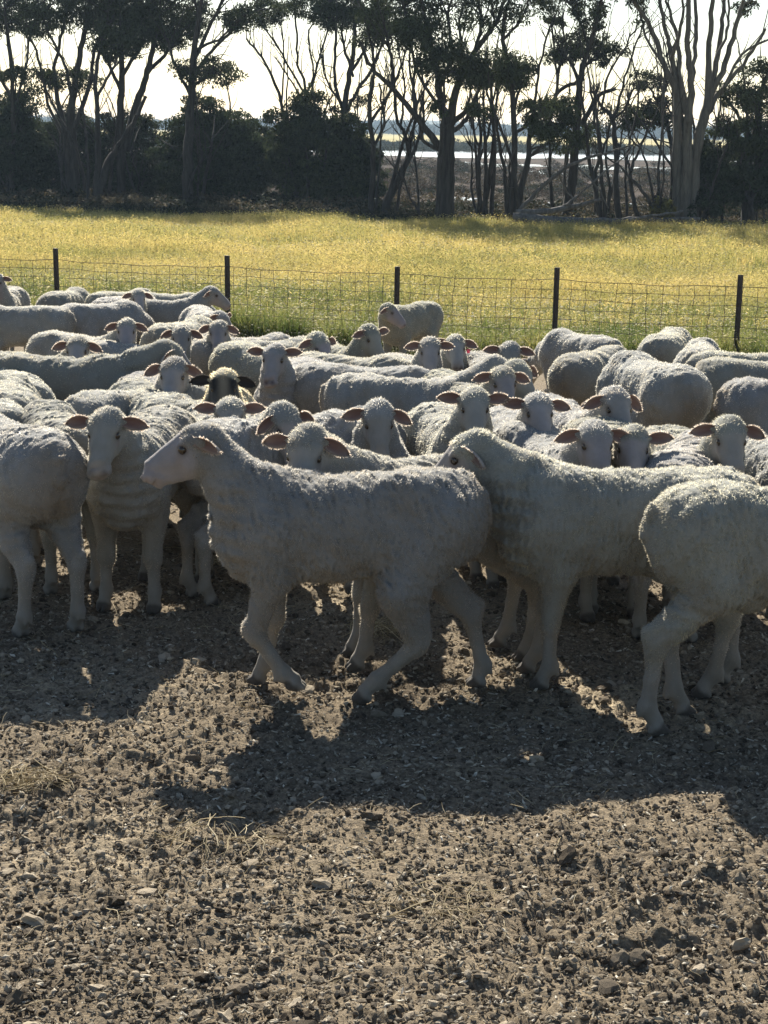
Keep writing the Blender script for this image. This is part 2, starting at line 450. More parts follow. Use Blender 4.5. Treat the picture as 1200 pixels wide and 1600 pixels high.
# ------------------------------------------------------------------ foliage and wood
M = Mat('gum_leaf'); M.set(Roughness=.85); M.b.inputs['Specular IOR Level'].default_value = .08
c = attr(M); M.l(c, M.b.inputs['Base Color']); M.translucent(c, .22)
LEAF = M.m
def bark(name, a, b):
    M = Mat(name); M.set(Roughness=.9)
    tc = M.n('ShaderNodeTexCoord'); mp = M.n('ShaderNodeMapping'); mp.inputs['Scale'].default_value = (9, 9, 1.2)
    no = M.n('ShaderNodeTexNoise', _Scale=1.0, _Detail=5, _Roughness=.7); M.l(tc.outputs['Object'], mp.inputs[0]); M.l(mp.outputs[0], no.inputs['Vector'])
    M.l(M.ramp(no.outputs['Fac'], [(.35, a), (.65, b)]), M.b.inputs['Base Color']); M.bump(no.outputs['Fac'], .6, .03); return M.m
BARK = bark('gum_bark', (.028, .024, .021), (.075, .064, .053))
PALE = bark('pale_bark', (.075, .066, .055), (.17, .15, .12))
GREY = bark('dead_wood', (.07, .062, .054), (.19, .17, .148))
def leaves(blobs, r, n_per_m2, size, col, drop=.55):
    """blobs: (centre, radii) ; leaf triangles hung through sub-clumps of every blob"""
    Vs, Cs = [], []
    for cen, rad, den in blobs:
        rad = np.array(rad); area = math.pi * rad[0] * rad[2]
        n = max(40, int(area * n_per_m2 * den))
        ns = max(6, int(area * 16)); k = r.normal(size=(ns, 3)); k /= np.linalg.norm(k, axis=1)[:, None]
        k *= r.uniform(.25, 1.0, (ns, 1)) ** .5
        sub = cen + k * rad; sr = np.minimum(.20 + .16 * r.rand(ns, 1), rad.min() * .75)
        w = r.randint(0, ns, n)
        d = r.normal(size=(n, 3)); d /= np.linalg.norm(d, axis=1)[:, None]
        P = sub[w] + d * sr[w] * (r.rand(n, 1) ** .5) * np.array([1.25, 1.25, .75])
        t = r.normal(size=(n, 3)) + np.array([0, 0, -drop * 2]); t /= np.linalg.norm(t, axis=1)[:, None]
        s = np.cross(t, r.normal(size=(n, 3))); s /= np.linalg.norm(s, axis=1)[:, None] + 1e-9
        L = size * r.uniform(.6, 1.35, (n, 1)); W = L * .26
        tri = np.stack([P - s * W, P + s * W, P + t * L], 1)
        Vs.append(tri.reshape(-1, 3))
        cl = np.array(col) * r.uniform(.65, 1.4, (n, 1)) * (1 + .25 * r.normal(size=(ns, 1)).clip(-1, 1)[w])
        Cs.append(np.repeat(cl, 3, 0))
    V = np.concatenate(Vs); return np_mesh('crown', V, [np.arange(len(V)).reshape(-1, 3)], [LEAF], False, np.clip(np.concatenate(Cs), .004, 1))
TREE_N = [0]
def gum(name, label, D, stems, clumps, mat=None, twigs=10, leaf=(.050, .060, .026), den=1500, size=.095, cat='tree', group='trees beyond the crop', whips=3):
    """stems: polylines of (u, v, radius px) in the photo; clumps: (u, v, rx px, ry px); D: distance"""
    TREE_N[0] += 1; r = np.random.RandomState(900 + TREE_N[0])
    if stems[0][0][0] < 590: D = D + 6
    px = D / F_PX
    b0 = at_depth(stems[0][0][0], stems[0][0][1], D); base = np.array([b0.x, D, float(G(b0.x, D)) - .1])
    polys, pts = [], []
    for k, st in enumerate(stems):
        off = r.uniform(-1.1, 1.1); n = len(st)
        # the stem starts where its parent passes, then wanders in depth
        d0 = 0.0
        P = []
        for m, (u, v, rp) in enumerate(st):
            dd = D + (off * m / max(1, n - 1)) * (1 if k else .5)
            q = at_depth(u, v, dd); P.append((q.x, dd, q.z))
        P = np.array(P) - base
        if st[0][1] > 318: P[0, 2] = 0.0
        C = catmull(P, 5); rr = np.interp(np.linspace(0, n - 1, len(C)), np.arange(n), [max(.5, s[2]) * px * .82 for s in st])
        C[1:-1] += r.normal(0, .018, (len(C) - 2, 3))
        polys.append((C, rr)); pts.append(np.column_stack([C, rr]))
    for k in range(whips):      # extra slim stems rising from the same root
        u0, v0, r0 = stems[0][0]; x0_ = r.normal(0, r0 * px * 1.6); lean = r.normal(0, .8); top = r.uniform(2.5, 6.5)
        P = np.array([[x0_, r.normal(0, .3), 0], [x0_ + lean * .3 + r.normal(0, .1), r.normal(0, .4), top * .35], [x0_ + lean * .7 + r.normal(0, .15), r.normal(0, .6), top * .7], [x0_ + lean * 1.3, r.normal(0, .8), top]])
        C = catmull(P, 5); C[1:-1] += r.normal(0, .015, (len(C) - 2, 3)); rr = np.linspace(r.uniform(.04, .09), .012, len(C)); polys.append((C, rr)); pts.append(np.column_stack([C, rr])); stems = stems + [None]
    allp = np.vstack(pts)
    blobs = []
    for cl in clumps:
        u, v, rx, ry = cl[:4]; rx, ry = (rx, ry) if cat == 'bush' else (rx * 1.15, ry * 1.18); dn = cl[4] if len(cl) > 4 else 1.0
        dd = D + r.uniform(-.8, .8)
        q = at_depth(u, v, dd); cen = np.array([q.x, dd, q.z]) - base
        rad = np.array([rx * px, max(rx * px * .8, .25), ry * px]); blobs.append((cen, rad, dn))
        # boughs and twigs from the nearest wood below into the clump
        low = allp[allp[:, 2] < cen[2] + .1]
        if len(low) == 0: low = allp
        for t in range(twigs):
            e = cen + r.uniform(-1, 1, 3) * rad * .85
            dist = np.linalg.norm(low[:, :3] - e, axis=1) + .25 * r.rand(len(low)) * 3
            s = low[dist.argmin()]
            m1 = s[:3] * .55 + e * .45 + np.array([0, 0, .12]) + r.normal(0, .08, 3); m1[:2] = m1[:2] * .75 + e[:2] * .25
            C = catmull([s[:3], m1, e], 4); polys.append((C, np.linspace(min(s[3] * .55, .028), .006, len(C))))
    # bare twigs off every stem
    for C, rr in list(polys[:len(stems)]):
        for t in range(twigs):
            k = r.randint(len(C) // 3, len(C) - 1); d = C[k + 1] - C[k - 1]; d /= np.linalg.norm(d) + 1e-9
            e = C[k] + (d * .7 + r.normal(0, .42, 3) + [0, 0, .45]) * r.uniform(.5, 1.5)
            C2 = catmull([C[k], .5 * (C[k] + e) + r.normal(0, .07, 3) - [0, 0, .06], e], 4); polys.append((C2, np.linspace(min(rr[k] * .5, .02), .004, len(C2))))
    t = empty(name, base); tag(t, label, cat, group)
    v, f = tubes(polys, 6)
    mobj('trunk', np_mesh('trunk', v, f, [mat or BARK], True), t)
    if blobs: mobj('crown', leaves(blobs, r, den, size, leaf), t)
    return t
T = gum
T('gum_tree', 'dark many stemmed gum tree at the left with a flat topped crown', 53,
  [[(118, 326, 11), (115, 240, 10), (112, 170, 8), (122, 100, 6), (135, 40, 5), (150, -40, 3)], [(112, 326, 8), (102, 220, 6), (85, 120, 4), (95, 60, 3), (110, -20, 2)], [(116, 200, 5), (140, 130, 4), (150, 70, 3), (180, 20, 2)], [(108, 230, 4), (75, 160, 3), (60, 90, 2.5), (40, 40, 2)], [(112, 150, 4), (100, 100, 3), (78, 55, 2.5), (60, 10, 2)]],
  [(150, 5, 60, 28), (95, 8, 50, 32), (185, 40, 42, 26), (55, 122, 34, 14), (100, 122, 38, 14), (130, 128, 22, 14), (60, 30, 35, 22, .7), (150, -60, 80, 40)])
T('gum_tree', 'slim leaning gum at the left, its trunk slanting right', 52,
  [[(148, 327, 10), (165, 265, 7), (190, 220, 5), (212, 185, 4), (228, 150, 3)], [(150, 327, 9), (153, 250, 7), (152, 180, 5), (150, 110, 4), (165, 50, 3), (170, 0, 2)], [(152, 150, 3), (175, 110, 2.5), (190, 70, 2)]],
  [(165, 60, 26, 18, .7), (190, 60, 26, 18, .6), (160, -20, 50, 25)])
T('gum_tree', 'gum tree with a dense dark domed crown at the upper left', 54,
  [[(190, 322, 9), (188, 200, 8), (190, 110, 6), (188, 60, 5), (185, -20, 4)], [(196, 235, 8), (206, 185, 8), (225, 130, 6), (238, 80, 5), (250, 20, 3)], [(188, 140, 4), (165, 90, 3), (150, 60, 2)], [(190, 120, 4), (215, 80, 3), (235, 45, 2)], [(230, 115, 4), (262, 80, 3), (282, 50, 2)]],
  [(262, 25, 62, 34, 1.5), (228, 48, 48, 28, 1.4), (200, 18, 50, 38, 1.3), (185, 70, 30, 22), (285, 50, 30, 20, 1.2), (225, -50, 90, 40)])
T('gum_tree', 'tall gum with a straight thick trunk and tufted side boughs, left of the sky gap', 51,
  [[(292, 328, 12), (294, 240, 10), (298, 160, 8), (302, 100, 7), (308, 50, 5), (320, -20, 3)], [(300, 125, 4), (330, 80, 3), (375, 35, 2.5)], [(302, 95, 4), (338, 20, 3), (360, -30, 2)], [(303, 90, 4), (310, 30, 3), (300, -20, 2)], [(298, 150, 4), (275, 105, 3), (262, 60, 2)], [(304, 80, 3), (350, 55, 2), (385, 20, 2)], [(298, 140, 3), (315, 125, 3), (335, 115, 2)]],
  [(328, 113, 38, 15, 1.2), (398, 24, 42, 16, 1.2), (368, 32, 26, 12), (285, 105, 22, 12), (345, 100, 20, 12), (320, -50, 80, 35), (420, 10, 20, 12)])
T('gum_tree', 'gum tree cut by the left edge of the view', 54,
  [[(18, 326, 7), (20, 200, 5), (18, 120, 4), (10, 40, 3), (5, -20, 2)], [(20, 180, 3), (38, 110, 2.5), (48, 50, 2)], [(19, 160, 3), (-10, 90, 2.5), (-30, 40, 2)]],
  [(15, 8, 60, 30, 1.2), (18, 116, 26, 10), (-20, 30, 40, 25), (45, 35, 30, 18, .7), (10, -50, 70, 30)])
T('gum_tree', 'thin gum with bare fanning branches against the brightest sky', 56,
  [[(470, 330, 6), (440, 165, 3.4), (415, 100, 2.6), (385, 60, 2)], [(474, 330, 5), (478, 155, 3), (466, 100, 2.4), (462, 40, 2), (455, -20, 1.5)], [(479, 150, 2.5), (440, 85, 2), (405, 30, 1.5)], [(483, 155, 2.5), (500, 90, 2), (520, 20, 1.5)], [(478, 150, 2.5), (490, 110, 2), (482, 60, 1.6), (500, 0, 1.4)], [(440, 160, 2), (443, 80, 1.5), (435, 20, 1.2)], [(476, 160, 2), (450, 120, 1.6), (430, 90, 1.2)]],
  [(470, -5, 60, 12, .8), (515, 22, 40, 16, .8), (400, 42, 16, 10, .5), (430, 5, 40, 10, .5), (470, -50, 80, 30)], twigs=6)
T('gum_tree', 'slender gum with crossing stems left of the middle of the view', 54,
  [[(540, 330, 8), (537, 180, 6), (550, 100, 4.5), (556, 30, 3.5), (560, -20, 2)], [(538, 185, 4), (556, 145, 3.5), (580, 110, 3), (600, 60, 2)], [(537, 175, 4), (522, 120, 3), (525, 50, 2.5), (515, 0, 2)], [(552, 120, 3), (535, 60, 2.5), (540, 10, 2)], [(550, 110, 3), (572, 70, 2.5), (580, 20, 2)], [(536, 165, 2.5), (510, 125, 2), (500, 70, 1.5)]],
  [(552, 10, 58, 22, 1.1), (590, 45, 26, 16), (520, 28, 34, 16), (490, 10, 34, 14, .8), (570, 160, 18, 10, .6), (545, -50, 80, 35)])
T('gum_tree', 'crooked gum with many upright whips between the two middle trunks', 52,
  [[(600, 340, 10), (607, 312, 8), (628, 268, 6), (640, 235, 5), (620, 180, 3), (615, 110, 2.5), (600, 40, 2)], [(578, 336, 6), (583, 250, 5), (578, 160, 4), (585, 100, 3), (570, 30, 2)], [(638, 240, 3), (650, 170, 2.5), (640, 100, 2), (645, 30, 1.5)], [(625, 200, 2.5), (632, 140, 2), (622, 70, 1.6)], [(580, 190, 3), (605, 150, 2.5), (625, 110, 2), (640, 60, 1.5)], [(632, 262, 4), (655, 215, 3), (662, 150, 2), (655, 90, 1.6)], [(584, 230, 3), (600, 190, 2.5), (592, 130, 2)]],
  [(600, 30, 40, 20, .8), (578, 60, 22, 14, .7), (640, 40, 26, 16, .8), (600, -40, 70, 30)], twigs=9)
T('gum_tree', 'thick trunked gum with a broad dark crown in the middle of the view', 50,
  [[(697, 347, 18), (698, 280, 15), (700, 205, 12), (690, 165, 8), (682, 110, 6.5), (668, 50, 4.5), (655, -20, 3)], [(702, 205, 9), (713, 140, 7), (735, 90, 5), (772, 40, 4), (795, -15, 3)], [(704, 195, 6), (735, 165, 4), (755, 130, 3), (790, 100, 2)], [(692, 235, 8), (650, 182, 6), (612, 137, 5), (580, 105, 4), (562, 65, 3)], [(686, 140, 4), (705, 80, 3), (700, 20, 2.5), (712, -20, 2)], [(712, 145, 4), (722, 90, 3), (718, 30, 2.5), (735, -15, 2)], [(690, 170, 4), (655, 120, 3), (640, 60, 2.5), (630, 0, 2)], [(735, 92, 3.5), (750, 50, 3), (748, 0, 2)], [(697, 215, 6), (725, 190, 4), (742, 165, 3)], [(650, 182, 3), (645, 130, 2.5), (660, 80, 2)], [(612, 137, 3), (612, 90, 2.2), (600, 40, 1.8)], [(695, 235, 5), (668, 225, 3.5), (655, 195, 2.5), (660, 150, 2)]],
  [(620, 18, 55, 26), (658, 58, 42, 32, 1.2), (700, 98, 38, 26, 1.5), (772, 104, 44, 26, 1.3), (750, 166, 22, 12), (640, 58, 34, 18), (765, 18, 50, 24, .7), (715, 15, 36, 22, .6), (790, 125, 26, 16, 1.2), (735, 115, 30, 20, 1.2), (690, 160, 14, 16, .8), (690, -60, 110, 45)], twigs=9, mat=BARK)
T('gum_tree', 'pair of crooked slim trunks right of the thick middle trunk', 50,
  [[(797, 331, 7), (803, 262, 6), (800, 140, 5), (786, 62, 4), (792, 10, 3), (800, -20, 2)], [(801, 334, 7), (822, 262, 5.5), (830, 200, 4), (836, 150, 2.6), (850, 72, 2), (870, 20, 1.5)], [(801, 180, 3), (812, 130, 2.5), (808, 110, 2)], [(786, 62, 3), (815, 30, 2), (830, -10, 1.5)], [(803, 210, 3.5), (835, 185, 3), (850, 160, 2)], [(787, 60, 2.5), (770, 25, 2), (765, -20, 1.5)]],
  [(806, 118, 18, 18), (822, 106, 20, 13), (858, 182, 38, 28, 1.3), (880, 212, 30, 24, 1.4), (832, 172, 24, 14), (870, 175, 22, 24, 1.2), (845, 20, 24, 12, .6), (800, -40, 50, 22)])
T('gum_tree', 'gum with an umbrella shaped crown standing clear against the sky', 51,
  [[(885, 321, 10), (898, 240, 8), (905, 150, 6.5), (910, 110, 5.5), (925, 60, 4), (940, 0, 3)], [(905, 125, 4), (870, 148, 3.4), (855, 205, 3)], [(908, 195, 5), (935, 150, 4), (962, 138, 3.2)], [(907, 130, 3.5), (890, 95, 3), (870, 78, 2)], [(912, 105, 3.5), (935, 90, 2.5), (955, 80, 2)], [(872, 146, 2.6), (868, 90, 2.2), (862, 40, 1.8)], [(920, 75, 3), (905, 30, 2.2), (890, 5, 1.8)], [(868, 150, 2.6), (880, 70, 2), (880, 20, 1.6)]],
  [(908, 64, 44, 15, 1.3), (880, 86, 32, 12, 1.2), (942, 80, 30, 10, 1.2), (860, 34, 20, 7), (928, 32, 26, 13, 1.2), (888, 4, 66, 12), (905, 215, 24, 14, .9), (945, 95, 12, 8), (860, 90, 12, 9), (900, -40, 70, 25)])
T('gum_tree', 'slim straight gum with forked upper branches, right of the umbrella crowned tree', 50,
  [[(968, 336, 7), (963, 260, 5), (956, 185, 4.5), (938, 165, 3), (922, 135, 2)], [(957, 190, 3.4), (972, 140, 2.4), (985, 95, 2), (1003, 40, 1.5)], [(940, 168, 2.4), (950, 120, 2), (985, 60, 1.6), (1010, 10, 1.3)], [(956, 190, 2.6), (978, 165, 2), (992, 130, 1.6)]],
  [(1005, 20, 14, 12, .5)], twigs=8)
T('gum_tree', 'thin bare stemmed gum just right of the thick middle trunk', 53,
  [[(752, 334, 5), (747, 270, 4), (752, 210, 3), (745, 150, 2.4), (752, 100, 2)], [(749, 250, 3), (765, 200, 2.4), (772, 150, 1.8), (785, 100, 1.4)], [(750, 230, 2.4), (735, 190, 2), (730, 150, 1.5)]],
  [(752, 180, 16, 10, .6), (785, 110, 14, 9, .5)], twigs=8, whips=5)
T('gum_tree', 'bent thin gum leaning left between the umbrella crowned tree and its straight neighbour', 53,
  [[(938, 332, 5), (930, 280, 4), (940, 230, 3), (928, 180, 2.4), (935, 130, 1.8)], [(934, 255, 3), (950, 210, 2.2), (955, 165, 1.6)]],
  [(930, 200, 18, 12, .7), (952, 170, 12, 8, .6)], twigs=8, whips=4)
T('dead_sapling', 'twisted bare sapling left of the pale many stemmed gum', 49,
  [[(1003, 336, 5), (988, 300, 4), (985, 265, 3.4), (1000, 232, 2.4), (1012, 200, 1.8)], [(986, 268, 2.4), (975, 240, 2), (965, 225, 1.5)], [(1000, 232, 2), (985, 215, 1.6), (978, 195, 1.2)]], [], twigs=5, whips=0)
T('gum_tree', 'large pale gum with many smooth stems spreading upward at the right', 49,
  [[(1060, 337, 12), (1058, 260, 9.5), (1057, 150, 7), (1036, 100, 5.5), (1016, 42, 4.5), (990, 2, 3.4), (970, -30, 2)], [(1060, 260, 8), (1057, 140, 6), (1050, 90, 5), (1040, 50, 4), (1028, -15, 3)], [(1071, 337, 12), (1074, 230, 9), (1079, 130, 6), (1074, 60, 5), (1078, -15, 4)], [(1072, 178, 6), (1061, 122, 5), (1060, 70, 4), (1048, 25, 3), (1040, -15, 2)], [(1080, 337, 12), (1087, 240, 9.5), (1105, 165, 9), (1107, 100, 5.5), (1112, 20, 4.5), (1114, -15, 3)], [(1108, 148, 6), (1122, 85, 5), (1129, 30, 4), (1134, -15, 3)], [(1108, 155, 6), (1138, 85, 5), (1155, 25, 4), (1166, -20, 3)], [(1095, 200, 6), (1120, 150, 5), (1160, 100, 3.5), (1196, 45, 2.4)], [(1130, 138, 3), (1160, 84, 2.6), (1205, 60, 2)], [(1081, 128, 4), (1088, 60, 4), (1086, -15, 3)], [(1050, 90, 3.6), (1062, 50, 3), (1068, -10, 2)], [(1118, 95, 3), (1136, 50, 2.4), (1140, -10, 2)], [(1036, 100, 3), (1010, 60, 2.4), (1000, 20, 2)]],
  [(1165, 8, 14, 12, 1.2), (985, -5, 30, 12, .9), (1060, -70, 90, 36), (1130, -70, 60, 36)], mat=PALE, twigs=3, whips=0)
T('gum_tree', 'small gum with flat leaf pads beside the pale many stemmed gum', 52,
  [[(1052, 334, 6), (1050, 235, 4.5), (1042, 195, 3.4), (1028, 160, 2.6), (1012, 135, 2)], [(1044, 200, 2.6), (1018, 185, 2), (990, 180, 1.6)], [(1030, 165, 2.2), (1040, 140, 1.8), (1042, 125, 1.4)]],
  [(1018, 125, 30, 12, 1.2), (998, 180, 36, 15, 1.3), (1032, 168, 30, 14, 1.1), (985, 195, 14, 10), (1050, 190, 18, 12, .9)])
T('gum_tree', 'leafy gum leaning in at the right edge', 50,
  [[(1165, 336, 9), (1170, 260, 7), (1180, 200, 5), (1192, 140, 4), (1215, 80, 3)], [(1176, 220, 4), (1150, 175, 3), (1130, 150, 2)], [(1170, 250, 4), (1140, 215, 3), (1120, 200, 2)]],
  [(1190, 128, 34, 28, 1.2), (1152, 150, 34, 15, 1.2), (1198, 170, 30, 24, 1.2), (1126, 198, 30, 13, 1.1), (1172, 215, 44, 26, 1.2), (1150, 192, 20, 12)])
for k, (nm, lab, D, u, v, rx, ry, lf) in enumerate([
    ('bush', 'dark rounded bush filling the left edge under the gums', 55, 20, 245, 62, 88, (.040, .050, .026)),
    ('bush', 'dark bush behind the two leaning left trunks', 57, 105, 250, 56, 82, (.040, .050, .026)),
    ('bush', 'dark bush with a sloping top left of the straight thick trunk', 56, 196, 262, 58, 84, (.042, .050, .026)),
    ('bush', 'broad domed dark bush right of the straight thick trunk', 54, 330, 248, 86, 92, (.040, .052, .024)),
    ('bush', 'dark bush joined to the broad domed bush on its right side', 56, 392, 262, 44, 70, (.040, .050, .026)),
    ('bush', 'wide dark bush left of the middle with a sunlit yellowish patch', 53, 492, 246, 80, 86, (.046, .056, .022)),
    ('bush', 'low dark bush under the slender crossing stems', 54, 560, 270, 36, 58, (.040, .048, .026)),
    ('bush', 'dark bush at the foot of the leafy gum on the right', 50, 1112, 275, 48, 56, (.040, .050, .026)),
    ('bush', 'dark bush at the right edge under the leafy gum', 50, 1188, 275, 40, 64, (.040, .050, .026)),
    ('bush', 'low dark bush just right of the pale gum\'s foot', 49.6, 1102, 318, 26, 20, (.040, .050, .026)),
    ('bush', 'small yellowish bush at the left foot of the pale gum', 48.6, 1034, 326, 17, 14, (.16, .14, .045))]):
    ry *= 1.16; rx *= 1.1; v -= ry * .06; px = D / F_PX
    rb = np.random.RandomState(70 + k); cl = [(u, v - ry * .10, rx * .68, ry * .70, 1.3), (u - rx * .4, v + ry * .2, rx * .5, ry * .5, 1.2), (u + rx * .4, v + ry * .2, rx * .5, ry * .5, 1.2)]
    for q_ in range(11):
        a_ = math.pi * (q_ + rb.rand()) / 11; rr_ = rb.uniform(.55, .98)
        cl.append((u + math.cos(a_) * rx * rr_, v + ry * .25 - math.sin(a_) * ry * 1.18 * rr_, rx * rb.uniform(.16, .34), ry * rb.uniform(.12, .26), rb.uniform(.6, 1.1)))
    for q_ in range(5): cl.append((u + rb.uniform(-.8, .8) * rx, v + ry * rb.uniform(.3, .8), rx * .25, ry * .16, rb.uniform(.4, .9)))
    T(nm, lab, D, [[(u + a * rx * .3, 334, max(1.2, rx * .05)), (u + a * rx * .4, v + ry * .3, max(1, rx * .035)), (u + a * rx * .6, v - ry * .3, 1)] for a in (-1, -.3, .4, 1)], cl, leaf=lf, twigs=3, den=1500, size=.125, cat='bush', group='bushes under the trees', whips=4)
# fallen wood at the field edge
def log(name, label, D, pl, side=()):
    px = D / F_PX; r = np.random.RandomState(len(label)); polys = []
    b = at_depth(pl[0][0], pl[0][1], D); base = np.array([b.x, D, float(G(b.x, D))])
    for q in [pl] + list(side):
        P = np.array([[at_depth(u, v, D).x, D + r.uniform(-.4, .4), max(at_depth(u, v, D).z, base[2] + rr * px * .8)] for u, v, rr in q]) - base
        C = catmull(P, 5); C[1:-1] += r.normal(0, .012, (len(C) - 2, 3)); polys.append((C, np.interp(np.linspace(0, len(q) - 1, len(C)), np.arange(len(q)), [k[2] * px for k in q])))
    v, f = tubes(polys, 7); e = mobj(name, np_mesh(name, v, f, [GREY], True)); e.location = base
    return tag(e, label, 'log')
log('fallen_log', 'long weathered log lying along the field edge left of the pale gum', 47.6, [(800, 338, 7), (850, 343, 8), (930, 346, 6), (1000, 344, 4), (1092, 341, 2.5)], [[(980, 345, 3), (1040, 334, 2.2), (1068, 330, 1.4)]])
log('fallen_log', 'shorter fallen log with a raised end under the umbrella crowned tree', 48.6, [(806, 332, 6), (850, 330, 5), (900, 322, 4), (938, 311, 2)], [[(870, 328, 3), (890, 316, 2), (905, 300, 1.2)]])
log('fallen_branch', 'dead leaning branch arching up across the umbrella crowned tree', 49, [(812, 330, 3.6), (850, 288, 3), (900, 252, 2.4), (945, 240, 1.8), (990, 225, 1)], [[(885, 322, 2), (930, 280, 1.6), (986, 236, 1)], [(870, 268, 1.4), (888, 300, 1.1), (905, 318, .8)], [(905, 262, 1.4), (930, 290, 1.2), (950, 325, 1)]])
# ------------------------------------------------------------------ scrub: low growth nobody could count
SCR = []
for s in range(5):
    r = np.random.RandomState(300 + s)
    me = leaves([(np.array([0, 0, .32]), (.55, .55, .30), 1.0), (np.array([.3, .1, .2]), (.4, .4, .2), 1.0)], r, 330, .11, [(.050, .042, .030), (.065, .048, .034), (.045, .048, .026), (.085, .068, .040), (.035, .040, .024)][s], -.3)
    SCR.append(me)
def scrub(name, n, xr, yr, s0, s1, kinds, label, keep=None):
    y = yr[0] + (yr[1] - yr[0]) * rg.rand(n) ** 1.4; x = rg.uniform(-1, 1, n) * (xr[0] + xr[1] * y)
    if keep is not None: k = keep(x, y); x, y = x[k], y[k]
    n = len(x); s = rg.uniform(s0, s1, n) * (1 + (y - yr[0]) / (yr[1] - yr[0]) * .6)
    scatter(name, np.stack([x, y, G(x, y)], 1), np.stack([x * 0, x * 0, rg.uniform(0, 6.28, n)], 1), np.stack([s * 1.2, s * 1.2, s * rg.uniform(.6, 1.1, n)], 1), rg.choice(kinds, n), SCR, label)
def no_pool(x, y):
    k = np.ones(len(x), bool)
    for o in bpy.data.objects:
        if o.name.startswith(('pool', 'lake')):
            c = np.array([v.co for v in o.data.vertices]); cx, cy = c[0, 0], c[0, 1]
            rx, ry = np.ptp(c[:, 0]) / 2, np.ptp(c[:, 1]) / 2
            k &= ((x - cx) / (rx + .5)) ** 2 + ((y - cy) / (ry + .8)) ** 2 > (rg.rand(len(x)) * .5 + .75)
    return k
scrub('marsh_scrub', 5200, (8, .42), (56, 150), .35, .75, [0, 1, 3, 4], 'brown samphire scrub covering the marsh behind the trees', no_pool)
scrub('edge_scrub', 2500, (4, .42), (49.8, 60), .3, .85, [0, 2, 3, 4], 'low brush and litter under the row of trees', lambda x, y: y > field_edge(x) + .3)
scrub('far_scrub', 3800, (10, .5), (222, 300), .9, 1.5, [2, 4], 'dark line of scrub on the far shore of the lake')
scrub('far_wood', 2500, (40, .55), (760, 1000), 5, 9, [2, 4], 'far off wood along the horizon')
# low hills
M = Mat('hill'); M.set(Roughness=1); M.l(M.ramp(M.noise(.03, 4), [(.4, (.035, .042, .03)), (.65, (.07, .075, .05))]), M.b.inputs['Base Color'])
hx = np.linspace(-900, 900, 121); V, q = [], []
for a, (yy, k) in enumerate(((1150, 0), (1230, .7), (1320, 1), (1500, .9), (1900, 0))):
    for x in hx: V.append((x, yy, -1.6 + k * (4.5 + 5 * float(NZ[9](np.array([x / 130.]), np.array([a * .3]))[0]) + 4 * math.exp(-((x - 40) / 90) ** 2))))
for a in range(4):
    for b in range(120): q.append((a * 121 + b, a * 121 + b + 1, a * 121 + 122 + b, a * 121 + 121 + b))
tag(mobj('hills', np_mesh('hills', np.array(V), [np.array(q)], [M.m])), kind='structure')

# ------------------------------------------------------------------ wire fence
M = Mat('fence_post'); M.set(Base_Color=(.06, .05, .045, 1), Roughness=.6, Metallic=.2); M.bump(M.noise(60, 3), .4, .003); POST = M.m
M = Mat('wire'); M.set(Base_Color=(.07, .055, .045, 1), Roughness=.6, Metallic=.3); WIRE = M.m
fen = empty('wire_fence', (0, float(fence_y(0)), float(G(0, fence_y(0)))))
tag(fen, 'wire mesh fence on dark posts between the sheep yard and the crop', 'fence')
FO = np.array(fen.location)
def fence_pt(x, h, dy=0.0): return np.array([x, fence_y(x) + dy, float(G(x, fence_y(x))) + h]) - FO
def px_to_fx(u, v):
    x = 0.
    for _ in range(6): x = at_depth(u, v, fence_y(x)).x
    return x
POSTX = [px_to_fx(*p) for p in ((-440, 478), (-175, 480), (90, 480), (356, 490), (619, 500), (867, 490), (1153, 490), (1440, 500), (1720, 505))]
POSTH = [.97, 1.0, .99, .98, .93, .98, .97, .98, .96]
for x, h in zip(POSTX, POSTH):
    # star-section steel picket: three flanges
    w2 = .030; V = []
    prof = [(0, .004), (-w2, -.016), (-w2 + .003, -.021), (0, -.007), (w2 - .003, -.021), (w2, -.016), (.004, .0), (.004, .028), (-.004, .028), (-.004, .0)]
    for z in (-.3, h):
        for a, b in prof: V.append((a, b, z))
    n = len(prof); o = mobj('post', np_mesh('post', np.array(V), [np.array([[k, (k + 1) % n, n + (k + 1) % n, n + k] for k in range(n)]), np.array([list(range(n, 2 * n))])], [POST], False), fen)
    o.location = fence_pt(x, 0); o.rotation_euler = (random.Random(x).uniform(-.015, .015), random.Random(x).uniform(-.012, .012), .2)
WH = [.86, .765, .665, .56, .45, .34, .235, .14]
def sag(x, h):
    k = np.searchsorted(POSTX, x); 
    if k == 0 or k >= len(POSTX): return 0
    t = (x - POSTX[k - 1]) / (POSTX[k] - POSTX[k - 1]); return -.022 * 4 * t * (1 - t) * (h / .86) + .006 * math.sin(x * 9 + h * 20)
x0, x1 = POSTX[0], POSTX[-1]
for h in WH:
    X = np.linspace(x0, x1, 150); P = np.array([fence_pt(x, h + sag(x, h), -.035) for x in X])
    v, f = tubes([(P, np.full(len(P), .0030 if h < .8 else .0036))], 4); mobj('line_wire', np_mesh('line_wire', v, f, [WIRE]), fen)
rr = random.Random(3)
for x in np.arange(x0 + .08, x1, .15):
    P = np.array([fence_pt(x + rr.uniform(-.012, .012), h + sag(x, h), -.035 + rr.uniform(-.006, .006)) for h in WH[::-1]])
    v, f = tubes([(P, np.full(len(P), .0027))], 4); mobj('stay_wire', np_mesh('stay_wire', v, f, [WIRE]), fen)
